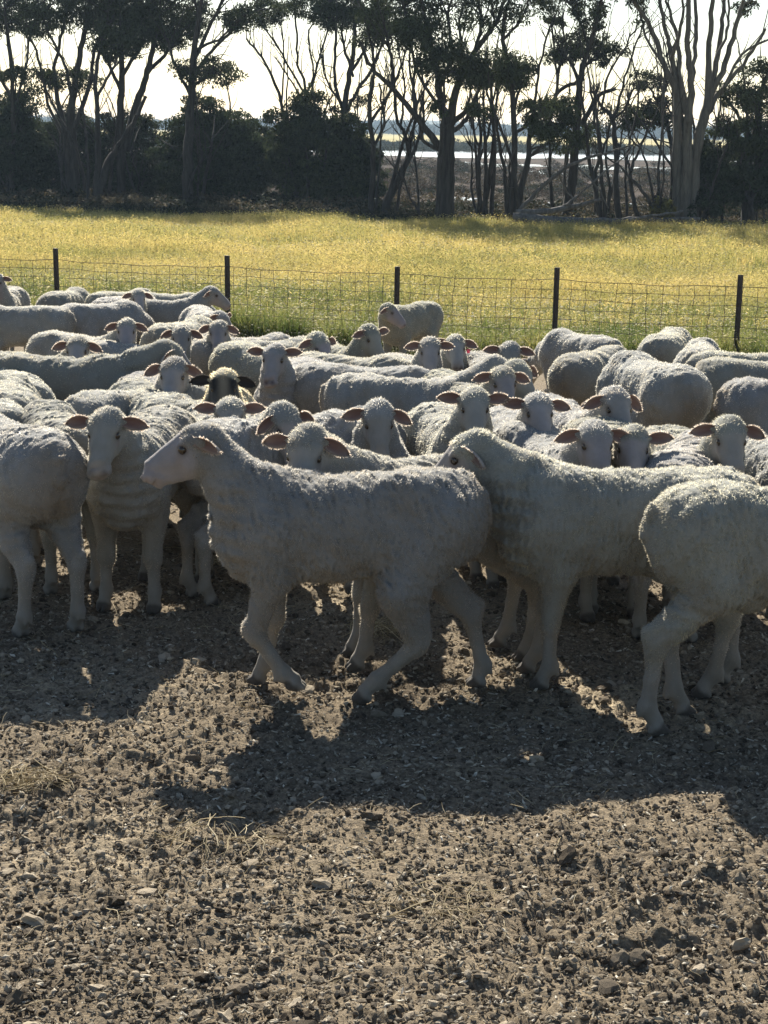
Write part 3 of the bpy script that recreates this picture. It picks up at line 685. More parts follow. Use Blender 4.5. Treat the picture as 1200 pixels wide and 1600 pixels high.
# ------------------------------------------------------------------ sheep
M = Mat('sheep_skin'); M.set(Roughness=.85)
c = M.mul(attr(M), M.ramp(M.noise(14, 3), [(.3, (.80, .79, .77)), (.75, (1, 1, 1))]))
M.l(c, M.b.inputs['Base Color'])
M.bump(M.noise(160, 3, .7), .6, .004)
M.set(Sheen_Weight=.15, Sheen_Roughness=.45, Sheen_Tint=(1, .97, .9, 1))
SKIN = M.m
M = Mat('fleece'); M.set(Roughness=1.0); M.b.inputs['Specular IOR Level'].default_value = .1
c = attr(M); M.l(c, M.b.inputs['Base Color']); M.translucent(M.mul(c, (3.0, 2.92, 2.75)), .52)
FLEECE = M.m
M = Mat('ear_skin'); M.set(Roughness=.8)
c = attr(M); M.l(c, M.b.inputs['Base Color']); M.translucent(M.mul(c, (1.4, .75, .62)), .11)
EAR = M.m
M = Mat('eye'); M.set(Base_Color=(.035, .022, .012, 1), Roughness=.12); M.b.inputs['Specular IOR Level'].default_value = .6
EYE = M.m
M = Mat('pink_plastic'); M.set(Base_Color=(.8, .16, .22, 1), Roughness=.4); M.translucent((.9, .2, .3), .3)
PINKTAG = M.m

CUB = np.array([[i, j, k] for i in (0, 1) for j in (0, 1) for k in (0, 1)])
EDG = [(a, b) for a in range(8) for b in range(a + 1, 8) if np.abs(CUB[a] - CUB[b]).sum() == 1]
def surface_nets(Fd, org, h):
    ins = Fd < 0
    nx, ny, nz = Fd.shape
    cnt = np.zeros((nx - 1, ny - 1, nz - 1), np.int8)
    for c in CUB:
        cnt += ins[c[0]:nx - 1 + c[0], c[1]:ny - 1 + c[1], c[2]:nz - 1 + c[2]]
    act = np.argwhere((cnt > 0) & (cnt < 8))
    vals = np.stack([Fd[act[:, 0] + c[0], act[:, 1] + c[1], act[:, 2] + c[2]] for c in CUB], 1)
    sm = np.zeros((len(act), 3)); n = np.zeros(len(act))
    for a, b in EDG:
        va, vb = vals[:, a], vals[:, b]
        m = (va < 0) != (vb < 0)
        t = np.where(m, va / np.where(m, va - vb, 1), 0)
        sm += m[:, None] * (CUB[a] + t[:, None] * (CUB[b] - CUB[a])); n += m
    V = (act + sm / n[:, None]) * h + org
    idm = np.full(cnt.shape, -1, np.int32); idm[tuple(act.T)] = np.arange(len(act))
    quads = []
    for ax in range(3):
        u, v = (ax + 1) % 3, (ax + 2) % 3
        sl0 = [slice(None)] * 3; sl1 = [slice(None)] * 3
        sl0[ax] = slice(0, -1); sl1[ax] = slice(1, None)
        e = ins[tuple(sl0)] != ins[tuple(sl1)]
        p = np.argwhere(e)
        ok = (p[:, u] > 0) & (p[:, v] > 0) & (p[:, u] < Fd.shape[u] - 1) & (p[:, v] < Fd.shape[v] - 1)
        p = p[ok]
        fl = ins[tuple(p.T)]
        def cell(du, dv):
            q = p.copy(); q[:, u] += du; q[:, v] += dv
            return idm[tuple(q.T)]
        q = np.stack([cell(-1, -1), cell(0, -1), cell(0, 0), cell(-1, 0)], 1)
        q[~fl] = q[~fl][:, ::-1]
        quads.append(q)
    return V, np.concatenate(quads)

BX = np.array([-.405, -.375, -.30, -.16, 0, .15, .28, .38, .45, .49])
BT = np.array([.600, .675, .712, .722, .712, .705, .712, .700, .655, .565])
BB = np.array([.515, .462, .430, .408, .386, .374, .376, .398, .435, .495])
BW = np.array([.040, .095, .135, .150, .165, .165, .148, .122, .085, .035])
def sspl(x, X, Y):
    # smooth interpolation of the body outline (finite-difference Hermite)
    m = np.gradient(Y, X)
    i = np.clip(np.searchsorted(X, x) - 1, 0, len(X) - 2)
    hh = X[i + 1] - X[i]; t = np.clip((x - X[i]) / hh, 0, 1)
    return ((2 * t**3 - 3 * t**2 + 1) * Y[i] + (t**3 - 2 * t**2 + t) * hh * m[i]
            + (-2 * t**3 + 3 * t**2) * Y[i + 1] + (t**3 - t**2) * hh * m[i + 1])

LEGS = {  # joints in the body frame: hip/shoulder, elbow/stifle, knee/hock, fetlock, toe   (x, y, z)
    'f': [(.315, .080, .52), (.270, .098, .405), (.290, .092, .225), (.288, .092, .075), (.312, .094, .012)],
    'h': [(-.255, .070, .575), (-.150, .105, .425), (-.315, .095, .265), (-.300, .095, .080), (-.272, .097, .012)],
}
LR = {'f': [.095, .056, .034, .0255, .030], 'h': [.120, .076, .036, .026, .030]}

class Sheep:
    pass
def head_frame(spec):
    psi, pit, roll = R(spec['psi']), R(spec['pitch']), R(spec.get('roll', 0))
    Rh = Matrix.Rotation(psi, 3, 'Z') @ Matrix.Rotation(pit, 3, 'Y') @ Matrix.Rotation(roll, 3, 'X')
    B = Vector((.36, 0, .58))
    L = spec.get('neck', .345)
    dz = max(-.30, min(.31, spec['hz'] / spec['scale'] / 1.03 - .608))
    hor = math.sqrt(max(L * L - dz * dz, .01))
    ny = R(spec['psi'] * spec.get('nturn', .55))
    P = B + Vector((math.cos(ny) * hor, math.sin(ny) * hor, dz))
    return Rh, B, P

def build_sheep(spec, rng):
    vox = spec['vox']
    Rh, NB, HP = head_frame(spec)
    Rn = np.array(Rh); Hn = np.array(HP)
    gz = spec['gz']                   # ground height under a body-frame (x, y)
    fat = spec.get('fat', 1.0)
    HS = .98
    prim = []                         # (kind, data, k)
    def rc(a, b, ra, rb, k=.03, sq=1.0): prim.append(('rc', np.array(a, float), np.array(b, float), ra, rb, k))
    def H(x, y, z): return Hn + Rn @ (np.array([x, y, z]) * HS)
    # ---- neck
    occ = H(-.015, 0, -.075); nb = np.array(NB)
    nk = spec.get('nk', .94); mid = .52 * nb + .48 * occ + np.array([.0, 0, .012 - .10 * (1 - nk)])
    rc(nb + [-.06, 0, -.02], mid, .145 * fat, .094 * nk, .07); rc(mid, occ, .094 * nk, .070 * nk, .05)
    rc(nb + [.02, 0, -.10], .5 * mid + .5 * occ + np.array([0, 0, -.02]), .105 * nk, .062 * nk, .06)
    # ---- legs
    joints = {}
    for key in ('fl', 'fr', 'hl', 'hr'):
        base = [np.array(p, float) for p in LEGS[key[0]]]
        sgn = 1 if key[1] == 'l' else -1
        ov = spec.get('legs', {}).get(key)
        if ov is not None and not np.isscalar(ov[0]):
            base[1:] = [np.array(p, float) for p in ov]
        else:
            dx, dy = ov if ov is not None else (rng.uniform(-.05, .05), rng.uniform(-.012, .012))
            for i, wgt in ((1, .12), (2, .45), (3, .9), (4, 1.0)):
                base[i] = base[i] + np.array([dx * wgt, dy * wgt, 0])
        for p in base: p[1] *= sgn
        g = gz(base[4][0], base[4][1])
        for i, wgt in ((2, .5), (3, 1), (4, 1)): base[i][2] += g * wgt
        joints[key] = base
        r = LR[key[0]]
        rc(base[0], base[1], r[0] * fat, r[1], .06); rc(base[1], base[2], r[1], r[2] * .93, .035)
        mc = base[2] * .45 + base[3] * .55
        rc(base[2], mc, r[2] * .90, r[3] * .86, .015); rc(mc, base[3], r[3] * .86, r[3] * 1.0, .012)
        dn = base[3] - base[2]; dn /= np.linalg.norm(dn) + 1e-9
        toe = base[4] - base[3]; toe[2] = 0; toe = toe / (np.linalg.norm(toe) + 1e-6)
        side = np.array([-toe[1], toe[0], 0])
        if key[0] == 'f':      # carpus: broad flat joint
            for s2 in (-1, 1): rc(base[2] + side * .010 * s2 - dn * .022, base[2] + side * .010 * s2 + dn * .016, r[2] * .82, r[2] * .80, .012)
        else:                  # hock with its point and tendon
            bk_ = -toe
            hp = base[2] + bk_ * .026 + np.array([0, 0, .030])
            rc(hp, base[2] + dn * .02, .0185, r[2] * .82, .015)
            rc(base[1] * .55 + base[2] * .45 + bk_ * .045, hp, .022, .015, .02)
        rc(base[3] - toe * .008 + np.array([0, 0, .004]), base[3] - toe * .012, r[3] * 1.02, r[3] * .9, .012)
        rc(base[3], base[4] + np.array([0, 0, .022]), r[3] * .98, r[4] * .80, .012)
        for s2 in (-1, 1):
            rc(base[3] - toe * .026 + side * .012 * s2 + np.array([0, 0, -.012]), base[3] - toe * .030 + side * .012 * s2 + np.array([0, 0, -.022]), .008, .006, .006)
            rc(base[4] + side * .0140 * s2 + np.array([0, 0, .014]), base[4] + toe * .032 + side * .0120 * s2 + np.array([0, 0, .001]), .0195, .0105, .006)
            rc(base[4] - toe * .014 + side * .0140 * s2 + np.array([0, 0, .004]), base[4] + toe * .01 + side * .0140 * s2, .014, .014, .006)
    for s2 in (-1, 1):         # hip bones, shoulder blades, loin
        rc([-.165, .085 * s2, .665], [-.195, .088 * s2, .655], .040, .036, .05)
        rc([.315, .050 * s2, .655], [.285, .088 * s2, .56], .045, .050, .05)
    rc([-.08, 0, .395], [-.14, .09, .43], .035, .03, .05); rc([-.08, 0, .395], [-.14, -.09, .43], .035, .03, .05)
    rc([.36, 0, .42], [.30, 0, .39], .060, .055, .05)
    # ---- head
    rc(H(-.005, 0, -.050), H(.035, 0, -.052), .054, .054, .03)
    rc(H(.040, 0, -.046), H(.190, 0, -.044), .0510, .0340, .025)
    rc(H(.005, 0, -.100), H(.180, 0, -.074), .048, .025, .03)
    rc(H(.025, 0, -.008), H(.175, 0, -.020), .030, .021, .03)
    rc(H(.207, .010, -.046), H(.207, -.010, -.046), .0325, .0325, .018)
    rc(H(.200, .006, -.080), H(.207, -.006, -.078), .021, .019, .012)
    for s2 in (-1, 1):
        rc(H(.036, .046 * s2, -.012), H(.062, .043 * s2, -.016), .018, .014, .015)
        rc(H(.036, .030 * s2, -.090), H(.070, .027 * s2, -.085), .036, .028, .025)
        rc(H(.080, .040 * s2, -.050), H(.110, .034 * s2, -.050), .015, .012, .02)
        rc(H(.000, .050 * s2, -.035), H(-.005, .066 * s2, -.035), .022, .015, .02)
    if spec.get('topknot', 1):
        rc(H(-.015, .016, -.034), H(.012, -.016, -.030), .038, .033, .03)
    rc([-.380, 0, .640], [-.402, 0, .575], .032, .022, .03)
    # ---- grid
    lo = np.full(3, 9.); hi = np.full(3, -9.)
    for p in prim:
        for q, r_ in ((p[1], p[3]), (p[2], p[4])):
            lo = np.minimum(lo, q - r_); hi = np.maximum(hi, q + r_)
    lo = np.minimum(lo, [-.44, -.2, 0]) - 3 * vox; hi = np.maximum(hi, [.52, .2, .76]) + 3 * vox
    n = np.ceil((hi - lo) / vox).astype(int) + 1
    ax = [lo[i] + np.arange(n[i]) * vox for i in range(3)]
    X, Y, Z = np.meshgrid(*[a.astype(np.float32) for a in ax], indexing='ij')
    x1 = ax[0]
    xc = np.clip(x1, BX[0], BX[-1])
    zt, zb, ww = sspl(xc, BX, BT), sspl(xc, BX, BB), sspl(xc, BX, BW) * fat
    zc, hh = .5 * (zt + zb), .5 * (zt - zb)
    yy = np.abs(Y) / ww[:, None, None]; zz = np.abs(Z - zc[:, None, None]) / hh[:, None, None]
    rad = (yy ** 2.25 + zz ** 2.25) ** (1 / 2.25)
    Fd = (rad - 1) * (np.minimum(ww, hh) * .95)[:, None, None]
    Fd = np.maximum(Fd, np.abs(X - .5 * (BX[0] + BX[-1])) - .5 * (BX[-1] - BX[0])).astype(np.float32)
    for _, a, b, ra, rb, k in prim:
        l2 = np.minimum(a - ra, b - rb) - k - 2 * vox; h2 = np.maximum(a + ra, b + rb) + k + 2 * vox
        i0 = np.clip(np.floor((l2 - lo) / vox).astype(int), 0, n); i1 = np.clip(np.ceil((h2 - lo) / vox).astype(int) + 1, 0, n)
        s = tuple(slice(i0[i], i1[i]) for i in range(3))
        px, py, pz = X[s] - a[0], Y[s] - a[1], Z[s] - a[2]
        ab = b - a; L2 = float(ab @ ab) + 1e-9
        t = np.clip((px * ab[0] + py * ab[1] + pz * ab[2]) / L2, 0, 1)
        d = np.sqrt((px - t * ab[0]) ** 2 + (py - t * ab[1]) ** 2 + (pz - t * ab[2]) ** 2) - (ra + (rb - ra) * t)
        f = Fd[s]
        hb = np.maximum(k - np.abs(f - d), 0) / k
        Fd[s] = np.minimum(f, d) - hb * hb * k * .25
    # carve nostrils and mouth
    def carve(a, b, r_):
        a = np.array(a); b = np.array(b)
        l2 = np.minimum(a, b) - r_ - 2 * vox; h2 = np.maximum(a, b) + r_ + 2 * vox
        i0 = np.clip(np.floor((l2 - lo) / vox).astype(int), 0, n); i1 = np.clip(np.ceil((h2 - lo) / vox).astype(int) + 1, 0, n)
        s = tuple(slice(i0[i], i1[i]) for i in range(3))
        ab = b - a; L2 = float(ab @ ab) + 1e-9
        px, py, pz = X[s] - a[0], Y[s] - a[1], Z[s] - a[2]
        t = np.clip((px * ab[0] + py * ab[1] + pz * ab[2]) / L2, 0, 1)
        d = np.sqrt((px - t * ab[0]) ** 2 + (py - t * ab[1]) ** 2 + (pz - t * ab[2]) ** 2) - r_
        Fd[s] = np.maximum(Fd[s], -d)
    if vox < .0125:
        for s2 in (-1, 1):
            carve(H(0.235, .011 * s2, -.038), H(0.225, .021 * s2, -.028), .0065)
            carve(H(0.239, .004 * s2, -.066), H(0.200, .034 * s2, -.066), .004)
            carve(H(0.065, .060 * s2, -.026), H(0.071, .062 * s2, -.026), .013)
    # shorn wool is a little lumpy, with comb ridges
    band = np.abs(Fd) < .03
    bx, by, bz = X[band], Y[band], Z[band]
    wool_w = np.clip((bz - .27) / .1, .15, 1)
    nz = np.zeros(len(bx), np.float32)
    for lam, amp in ((.20, .0030), (.12, .0020), (.07, .0014), (.045, .0010), (.03, .0009)):
        for _ in range(3):
            v = rng.normal(size=3); v /= np.linalg.norm(v)
            nz += amp * .6 * np.sin((bx * v[0] + by * v[1] + bz * v[2]) * 2 * np.pi / lam + rng.uniform(0, 6.3))
    rl = rng.uniform(.045, .085); rq = rng.uniform(.2, .9); rp = rng.uniform(0, 6, 4)
    nz += rng.uniform(.0012, .0046) * np.sin((bx + np.abs(by) * rq - bz * .25 + .03 * np.sin(bz * 17 + by * 11 + rp[0]) + .02 * np.sin(bx * 23 + by * 31 + rp[1])) * 2 * np.pi / rl) * (.5 + .5 * np.sin(bx * 14 + by * 19 + rp[2]) * np.sin(by * 27 - bz * 16 + rp[3])) * np.clip((bz - .5) / .15, 0, 1) * (bx < .35)
    if vox < .0125:            # crimped staple lines, skin folds on neck and brisket, cleft between the thighs
        for _ in range(10):
            lam = rng.uniform(.016, .032); th = rng.normal(0, .35)
            nz += .0009 * np.sin((bx * math.cos(th) + bz * math.sin(th) * .6 + by * .3) * 2 * np.pi / lam + 2.0 * np.sin(bz * rng.uniform(25, 60) + bx * rng.uniform(-30, 30)) + rng.uniform(0, 6))
        nz += .0045 * np.sin(bz * 2 * np.pi / .052 + 1.2 * np.sin(by * 30 + bx * 12)) * np.clip((bx - .34) / .06, 0, 1)
        nz += .0035 * np.sin(bz * 2 * np.pi / .040 + 1.5 * np.sin(bx * 34 + by * 20)) * np.clip((-.10 - bx) / .08, 0, 1) * np.clip((.46 - bz) / .08, 0, 1)
    nz -= .014 * np.exp(-(by / .016) ** 2) * np.clip((-.33 - bx) / .03, 0, 1) * np.clip((.54 - bz) / .05, 0, 1)
    hd = np.sqrt((bx - Hn[0]) ** 2 + (by - Hn[1]) ** 2 + (bz - Hn[2]) ** 2)
    hw = np.clip((hd - .14) / .10, .12, 1)
    Fd[band] -= nz * wool_w * hw
    V, Q = surface_nets(Fd, lo, vox)
    # ---- colour by anatomy
    hl = (V - Hn) @ Rn / HS                      # head-frame coordinates
    inhead = (np.linalg.norm(hl - [.10, 0, -.05], axis=1) < .20)
    face = inhead * np.clip((hl[:, 0] - .038 - .9 * np.maximum(-hl[:, 2] - .07, 0)) / .025, 0, 1)
    cheek = inhead * np.clip((hl[:, 0] - .018 - .9 * np.maximum(-hl[:, 2] - .07, 0)) / .03, 0, 1) * np.clip((-.012 - hl[:, 2]) / .03, 0, 1)
    face = np.maximum(face, cheek * .85)
    ztop = V[:, 2] - np.array([0])
    lleg = np.clip((.25 - V[:, 2]) / .06, 0, 1)
    WOOL = np.array(spec.get('wool', (.262, .262, .258)) * np.array(spec['tint'])); FACE = np.array(spec.get('facec', (.315, .30, .292)) * np.array(spec['ftint'])); LEG = np.array((.265, .248, .222))
    C = np.tile(WOOL, (len(V), 1))
    C = C * (1 - lleg[:, None]) + LEG * lleg[:, None]
    C = C * (1 - face[:, None]) + FACE * face[:, None]
    def blot(cn, r_, col, amt=1.0, mirror=True, sy=1.0):
        nonlocal C
        d = hl.copy()
        if mirror: d[:, 1] = np.abs(d[:, 1])
        d = (d - cn); d[:, 1] *= sy
        m = np.clip(1.4 - np.linalg.norm(d, axis=1) / r_, 0, 1)[:, None] * amt * inhead[:, None]
        C = C * (1 - m) + np.array(col) * m
    if spec.get('black'):
        m = np.clip((hl[:, 0] - .015) / .02, 0, 1) * inhead
        st = np.clip(1.3 - np.abs(hl[:, 1]) / .028, 0, 1) * (hl[:, 0] < .2)
        dark = np.array((.018, .017, .017)) * (1 - st[:, None]) + np.array((.20, .16, .11)) * st[:, None]
        C = C * (1 - m[:, None]) + dark * m[:, None]
    else:
        blot((0.210, .0, -.05), .040, (.36, .275, .25), .6, False)
        blot((0.231, .018, -.033), .013, (.09, .065, .06), .95, sy=.8)
        blot((0.238, 0, -.052), .010, (.16, .11, .10), .8, False)
        blot((0.225, .014, -.066), .009, (.12, .08, .075), .8, sy=.45)
        blot((0.067, .056, -.026), .020, (.10, .08, .07), .9)
        blot((0.090, .050, -.045), .018, (.26, .21, .185), .6)
    stain = np.clip(1.2 - np.linalg.norm((V - [-.40, 0, .50]) * [1, 1.1, .55], axis=1) / .13, 0, 1) * spec['dirt']
    C = C * (1 - stain[:, None]) + np.array((.17, .13, .085)) * stain[:, None]
    dn_ = np.zeros(len(V))
    for lam in (.09, .14, .22, .06):
        v3 = rng.normal(size=3); v3 /= np.linalg.norm(v3)
        dn_ += np.sin(V @ v3 * 2 * np.pi / lam + 2 * np.sin(V @ v3[[2, 0, 1]] * 11) + rng.uniform(0, 6)) * .25
    soil_ = np.clip(dn_ * 1.2 + .15 + np.clip((.48 - V[:, 2]) / .25, -.3, .6), 0, 1) * .45 * (1 - face)
    C = C * (1 - soil_[:, None]) + np.array((.205, .178, .142)) * soil_[:, None]
    dust = np.clip((.20 - V[:, 2]) / .2, 0, 1) * .35
    C = C * (1 - dust[:, None]) + np.array((.20, .165, .125)) * dust[:, None]
    hoof = np.zeros(len(V))
    for key, b in joints.items():
        d = np.linalg.norm((V - b[4] - [.012, 0, -.003]) * [1, 1, 1.15], axis=1)
        hoof = np.maximum(hoof, np.clip((.043 - d) / .008, 0, 1))
    C = C * (1 - hoof[:, None]) + np.array((.085, .072, .06)) * hoof[:, None]
    me = np_mesh('sheep_body', V, [Q], [SKIN], True, C)
    S_ = Sheep(); S_.me = me; S_.Rn = Rn; S_.Hn = Hn
    # ---- fleece: short locks standing out of the skin
    tri = np.concatenate([Q[:, [0, 1, 2]], Q[:, [0, 2, 3]]])
    A_, B_, C_ = V[tri[:, 0]], V[tri[:, 1]], V[tri[:, 2]]
    nr = np.cross(B_ - A_, C_ - A_); ar = np.linalg.norm(nr, axis=1) * .5 + 1e-12
    nr = nr / (2 * ar[:, None])
    cen = (A_ + B_ + C_) / 3
    fm = np.clip(1 - face, 0, 1)[tri].mean(1)
    legm = np.clip((cen[:, 2] - .10) / .14, .0, 1) ** .8
    wgt = ar * np.maximum(np.where(fm > .25, fm, .0), 0) * np.maximum(legm, .10) * np.where(hoof[tri].max(1) > .1, 0, 1)
    N = spec['locks']
    idx = rng.choice(len(tri), N, p=wgt / wgt.sum())
    r1, r2 = rng.rand(N, 1), rng.rand(N, 1); sq = np.sqrt(r1)
    P = A_[idx] * (1 - sq) + B_[idx] * sq * (1 - r2) + C_[idx] * sq * r2
    nn = nr[idx]
    flow = np.array([-.30, 0, -.75]) + rng.normal(0, .45, (N, 3))
    flow -= (flow * nn).sum(1)[:, None] * nn
    D = nn * rng.uniform(.55, 1.0, (N, 1)) + flow * .55
    D /= np.linalg.norm(D, axis=1)[:, None]
    hdist = np.linalg.norm(P - Hn, axis=1)
    ln = spec['locklen'] * rng.uniform(.55, 1.25, (N, 1)) * np.clip(.45 + legm[idx] * .7, .4, 1)[:, None]
    cl = np.zeros(N); ct = np.zeros(N)
    for lam in (.05, .035, .025, .09, .13):
        v3 = rng.normal(size=3); v3 /= np.linalg.norm(v3)
        w_ = np.sin(P @ v3 * 2 * np.pi / lam + 3 * np.sin(P @ v3[[1, 2, 0]] * 19) + rng.uniform(0, 6)); cl += w_ * .2; ct += w_ * (.2 if lam > .03 else .05)
    ln *= np.clip(1 + .55 * cl, .35, 1.9)[:, None]
    D += nn * (.25 * cl)[:, None]; D /= np.linalg.norm(D, axis=1)[:, None]
    ln *= np.where(hdist < .10, 1.15, 1)[:, None]
    wd = spec['lockw'] * rng.uniform(.6, 1.2, (N, 1))
    sd = np.cross(D, rng.normal(size=(N, 3))); sd /= np.linalg.norm(sd, axis=1)[:, None] + 1e-9
    base = P - nn * .002
    LV = np.empty((N, 3, 3)); LV[:, 0] = base - sd * wd * .5; LV[:, 1] = base + sd * wd * .5; LV[:, 2] = base + D * ln
    lc = C[tri[idx, 0]] * rng.uniform(.68, 1.32, (N, 1)) * (1 + .30 * ct)[:, None] * np.array([1.06, 1.03, .98])
    S_.fl = np_mesh('sheep_fleece', LV.reshape(-1, 3), [np.arange(N * 3).reshape(-1, 3)], [FLEECE], False, np.repeat(np.clip(lc, 0, .9), 3, 0))
    return S_

def np_mesh_ear(name, V, F, mats, sm, cols, nq):
    me = np_mesh(name, V, F, mats, sm, cols)
    mi = np.ones(len(me.polygons), np.int32); mi[:nq] = 0
    me.polygons.foreach_set('material_index', mi)
    return me
def ear_mesh(rng, fringe, col_in, col_out, L=.098, W=.048):
    """leaf-shaped cupped ear: x out along the ear, y up across it, z its open face"""
    nu, nv = 9, 7
    V, C = [], []
    for side in (0, 1):
        for i in range(nu):
            t = i / (nu - 1)
            wd = W * .5 * (math.sin(math.pi * min(1, (t * .80 + .16))) ** .75) * (1 if t < .97 else .45)
            for j in range(nv):
                s = -1 + 2 * j / (nv - 1)
                cup = .020 * (s * s) * (1 - .5 * t)
                z = cup + (-.0035 if side else .0)
                V.append((t * L, s * wd - .012 * t * t * 0, z - .012 * math.sin(t * 2.2)))
                e = max(abs(s), t) ** 3
                ci = np.array(col_in) * (1 - e * .6) + np.array(col_out) * e * .6
                C.append(ci if side == 0 else col_out)
    q = []
    for side in (0, 1):
        o = side * nu * nv
        for i in range(nu - 1):
            for j in range(nv - 1):
                f = [o + i * nv + j, o + (i + 1) * nv + j, o + (i + 1) * nv + j + 1, o + i * nv + j + 1]
                q.append(f if side == 0 else f[::-1])
    per = [i * nv for i in range(nu)] + [(nu - 1) * nv + j for j in range(1, nv)] + [i * nv + nv - 1 for i in range(nu - 2, -1, -1)]
    for a, b in zip(per[:-1], per[1:]): q.append([b, a, a + nu * nv, b + nu * nv])
    V = np.array(V); C = np.array(C)
    # hair fringe round the rim and on the back
    tv, tc = [], []
    pv = V[per]
    for _ in range(fringe):
        k = rng.randint(0, len(per) - 1); f = rng.rand()
        p = pv[k] * (1 - f) + pv[k + 1] * f
        out = p - np.array([L * .5, 0, 0]); out[2] = 0; out /= np.linalg.norm(out) + 1e-6
        d = out + rng.normal(0, .35, 3); d /= np.linalg.norm(d)
        sd = np.cross(d, rng.normal(size=3)); sd /= np.linalg.norm(sd) + 1e-9
        l = rng.uniform(.005, .011); wq = .0022
        tv += [p - sd * wq, p + sd * wq, p + d * l]; tc += [np.array(col_out)] * 3
    tv = np.array(tv); n0 = len(V)
    return np_mesh_ear('ear', np.vstack([V, tv]), [np.array(q), np.arange(len(tv)).reshape(-1, 3) + n0], [EAR, FLEECE], True, np.vstack([C, np.array(tc)]), len(q))
def ball(r, nseg=10, nring=6):
    V = [(0, 0, r)]; F3, F4 = [], []
    for i in range(1, nring):
        a = math.pi * i / nring
        for j in range(nseg):
            b = 2 * math.pi * j / nseg
            V.append((r * math.sin(a) * math.cos(b), r * math.sin(a) * math.sin(b), r * math.cos(a)))
    V.append((0, 0, -r)); L = len(V) - 1
    for j in range(nseg):
        F3.append((0, 1 + j, 1 + (j + 1) % nseg)); o = 1 + (nring - 2) * nseg
        F3.append((o + (j + 1) % nseg, o + j, L))
        for i in range(nring - 2):
            o = 1 + i * nseg
            F4.append((o + j, o + nseg + j, o + nseg + (j + 1) % nseg, o + (j + 1) % nseg))
    return np.array(V), [np.array(F3), np.array(F4)]
_v, _f = ball(.0150)
EYE_ME = np_mesh('eye', _v, _f, [EYE], True)
_rs = np.random.RandomState(5)
EARS = [ear_mesh(_rs, 150, (.150, .092, .080), (.34, .30, .265)) for _ in range(3)]
EAR_BLACK = ear_mesh(_rs, 100, (.03, .025, .024), (.03, .028, .027))

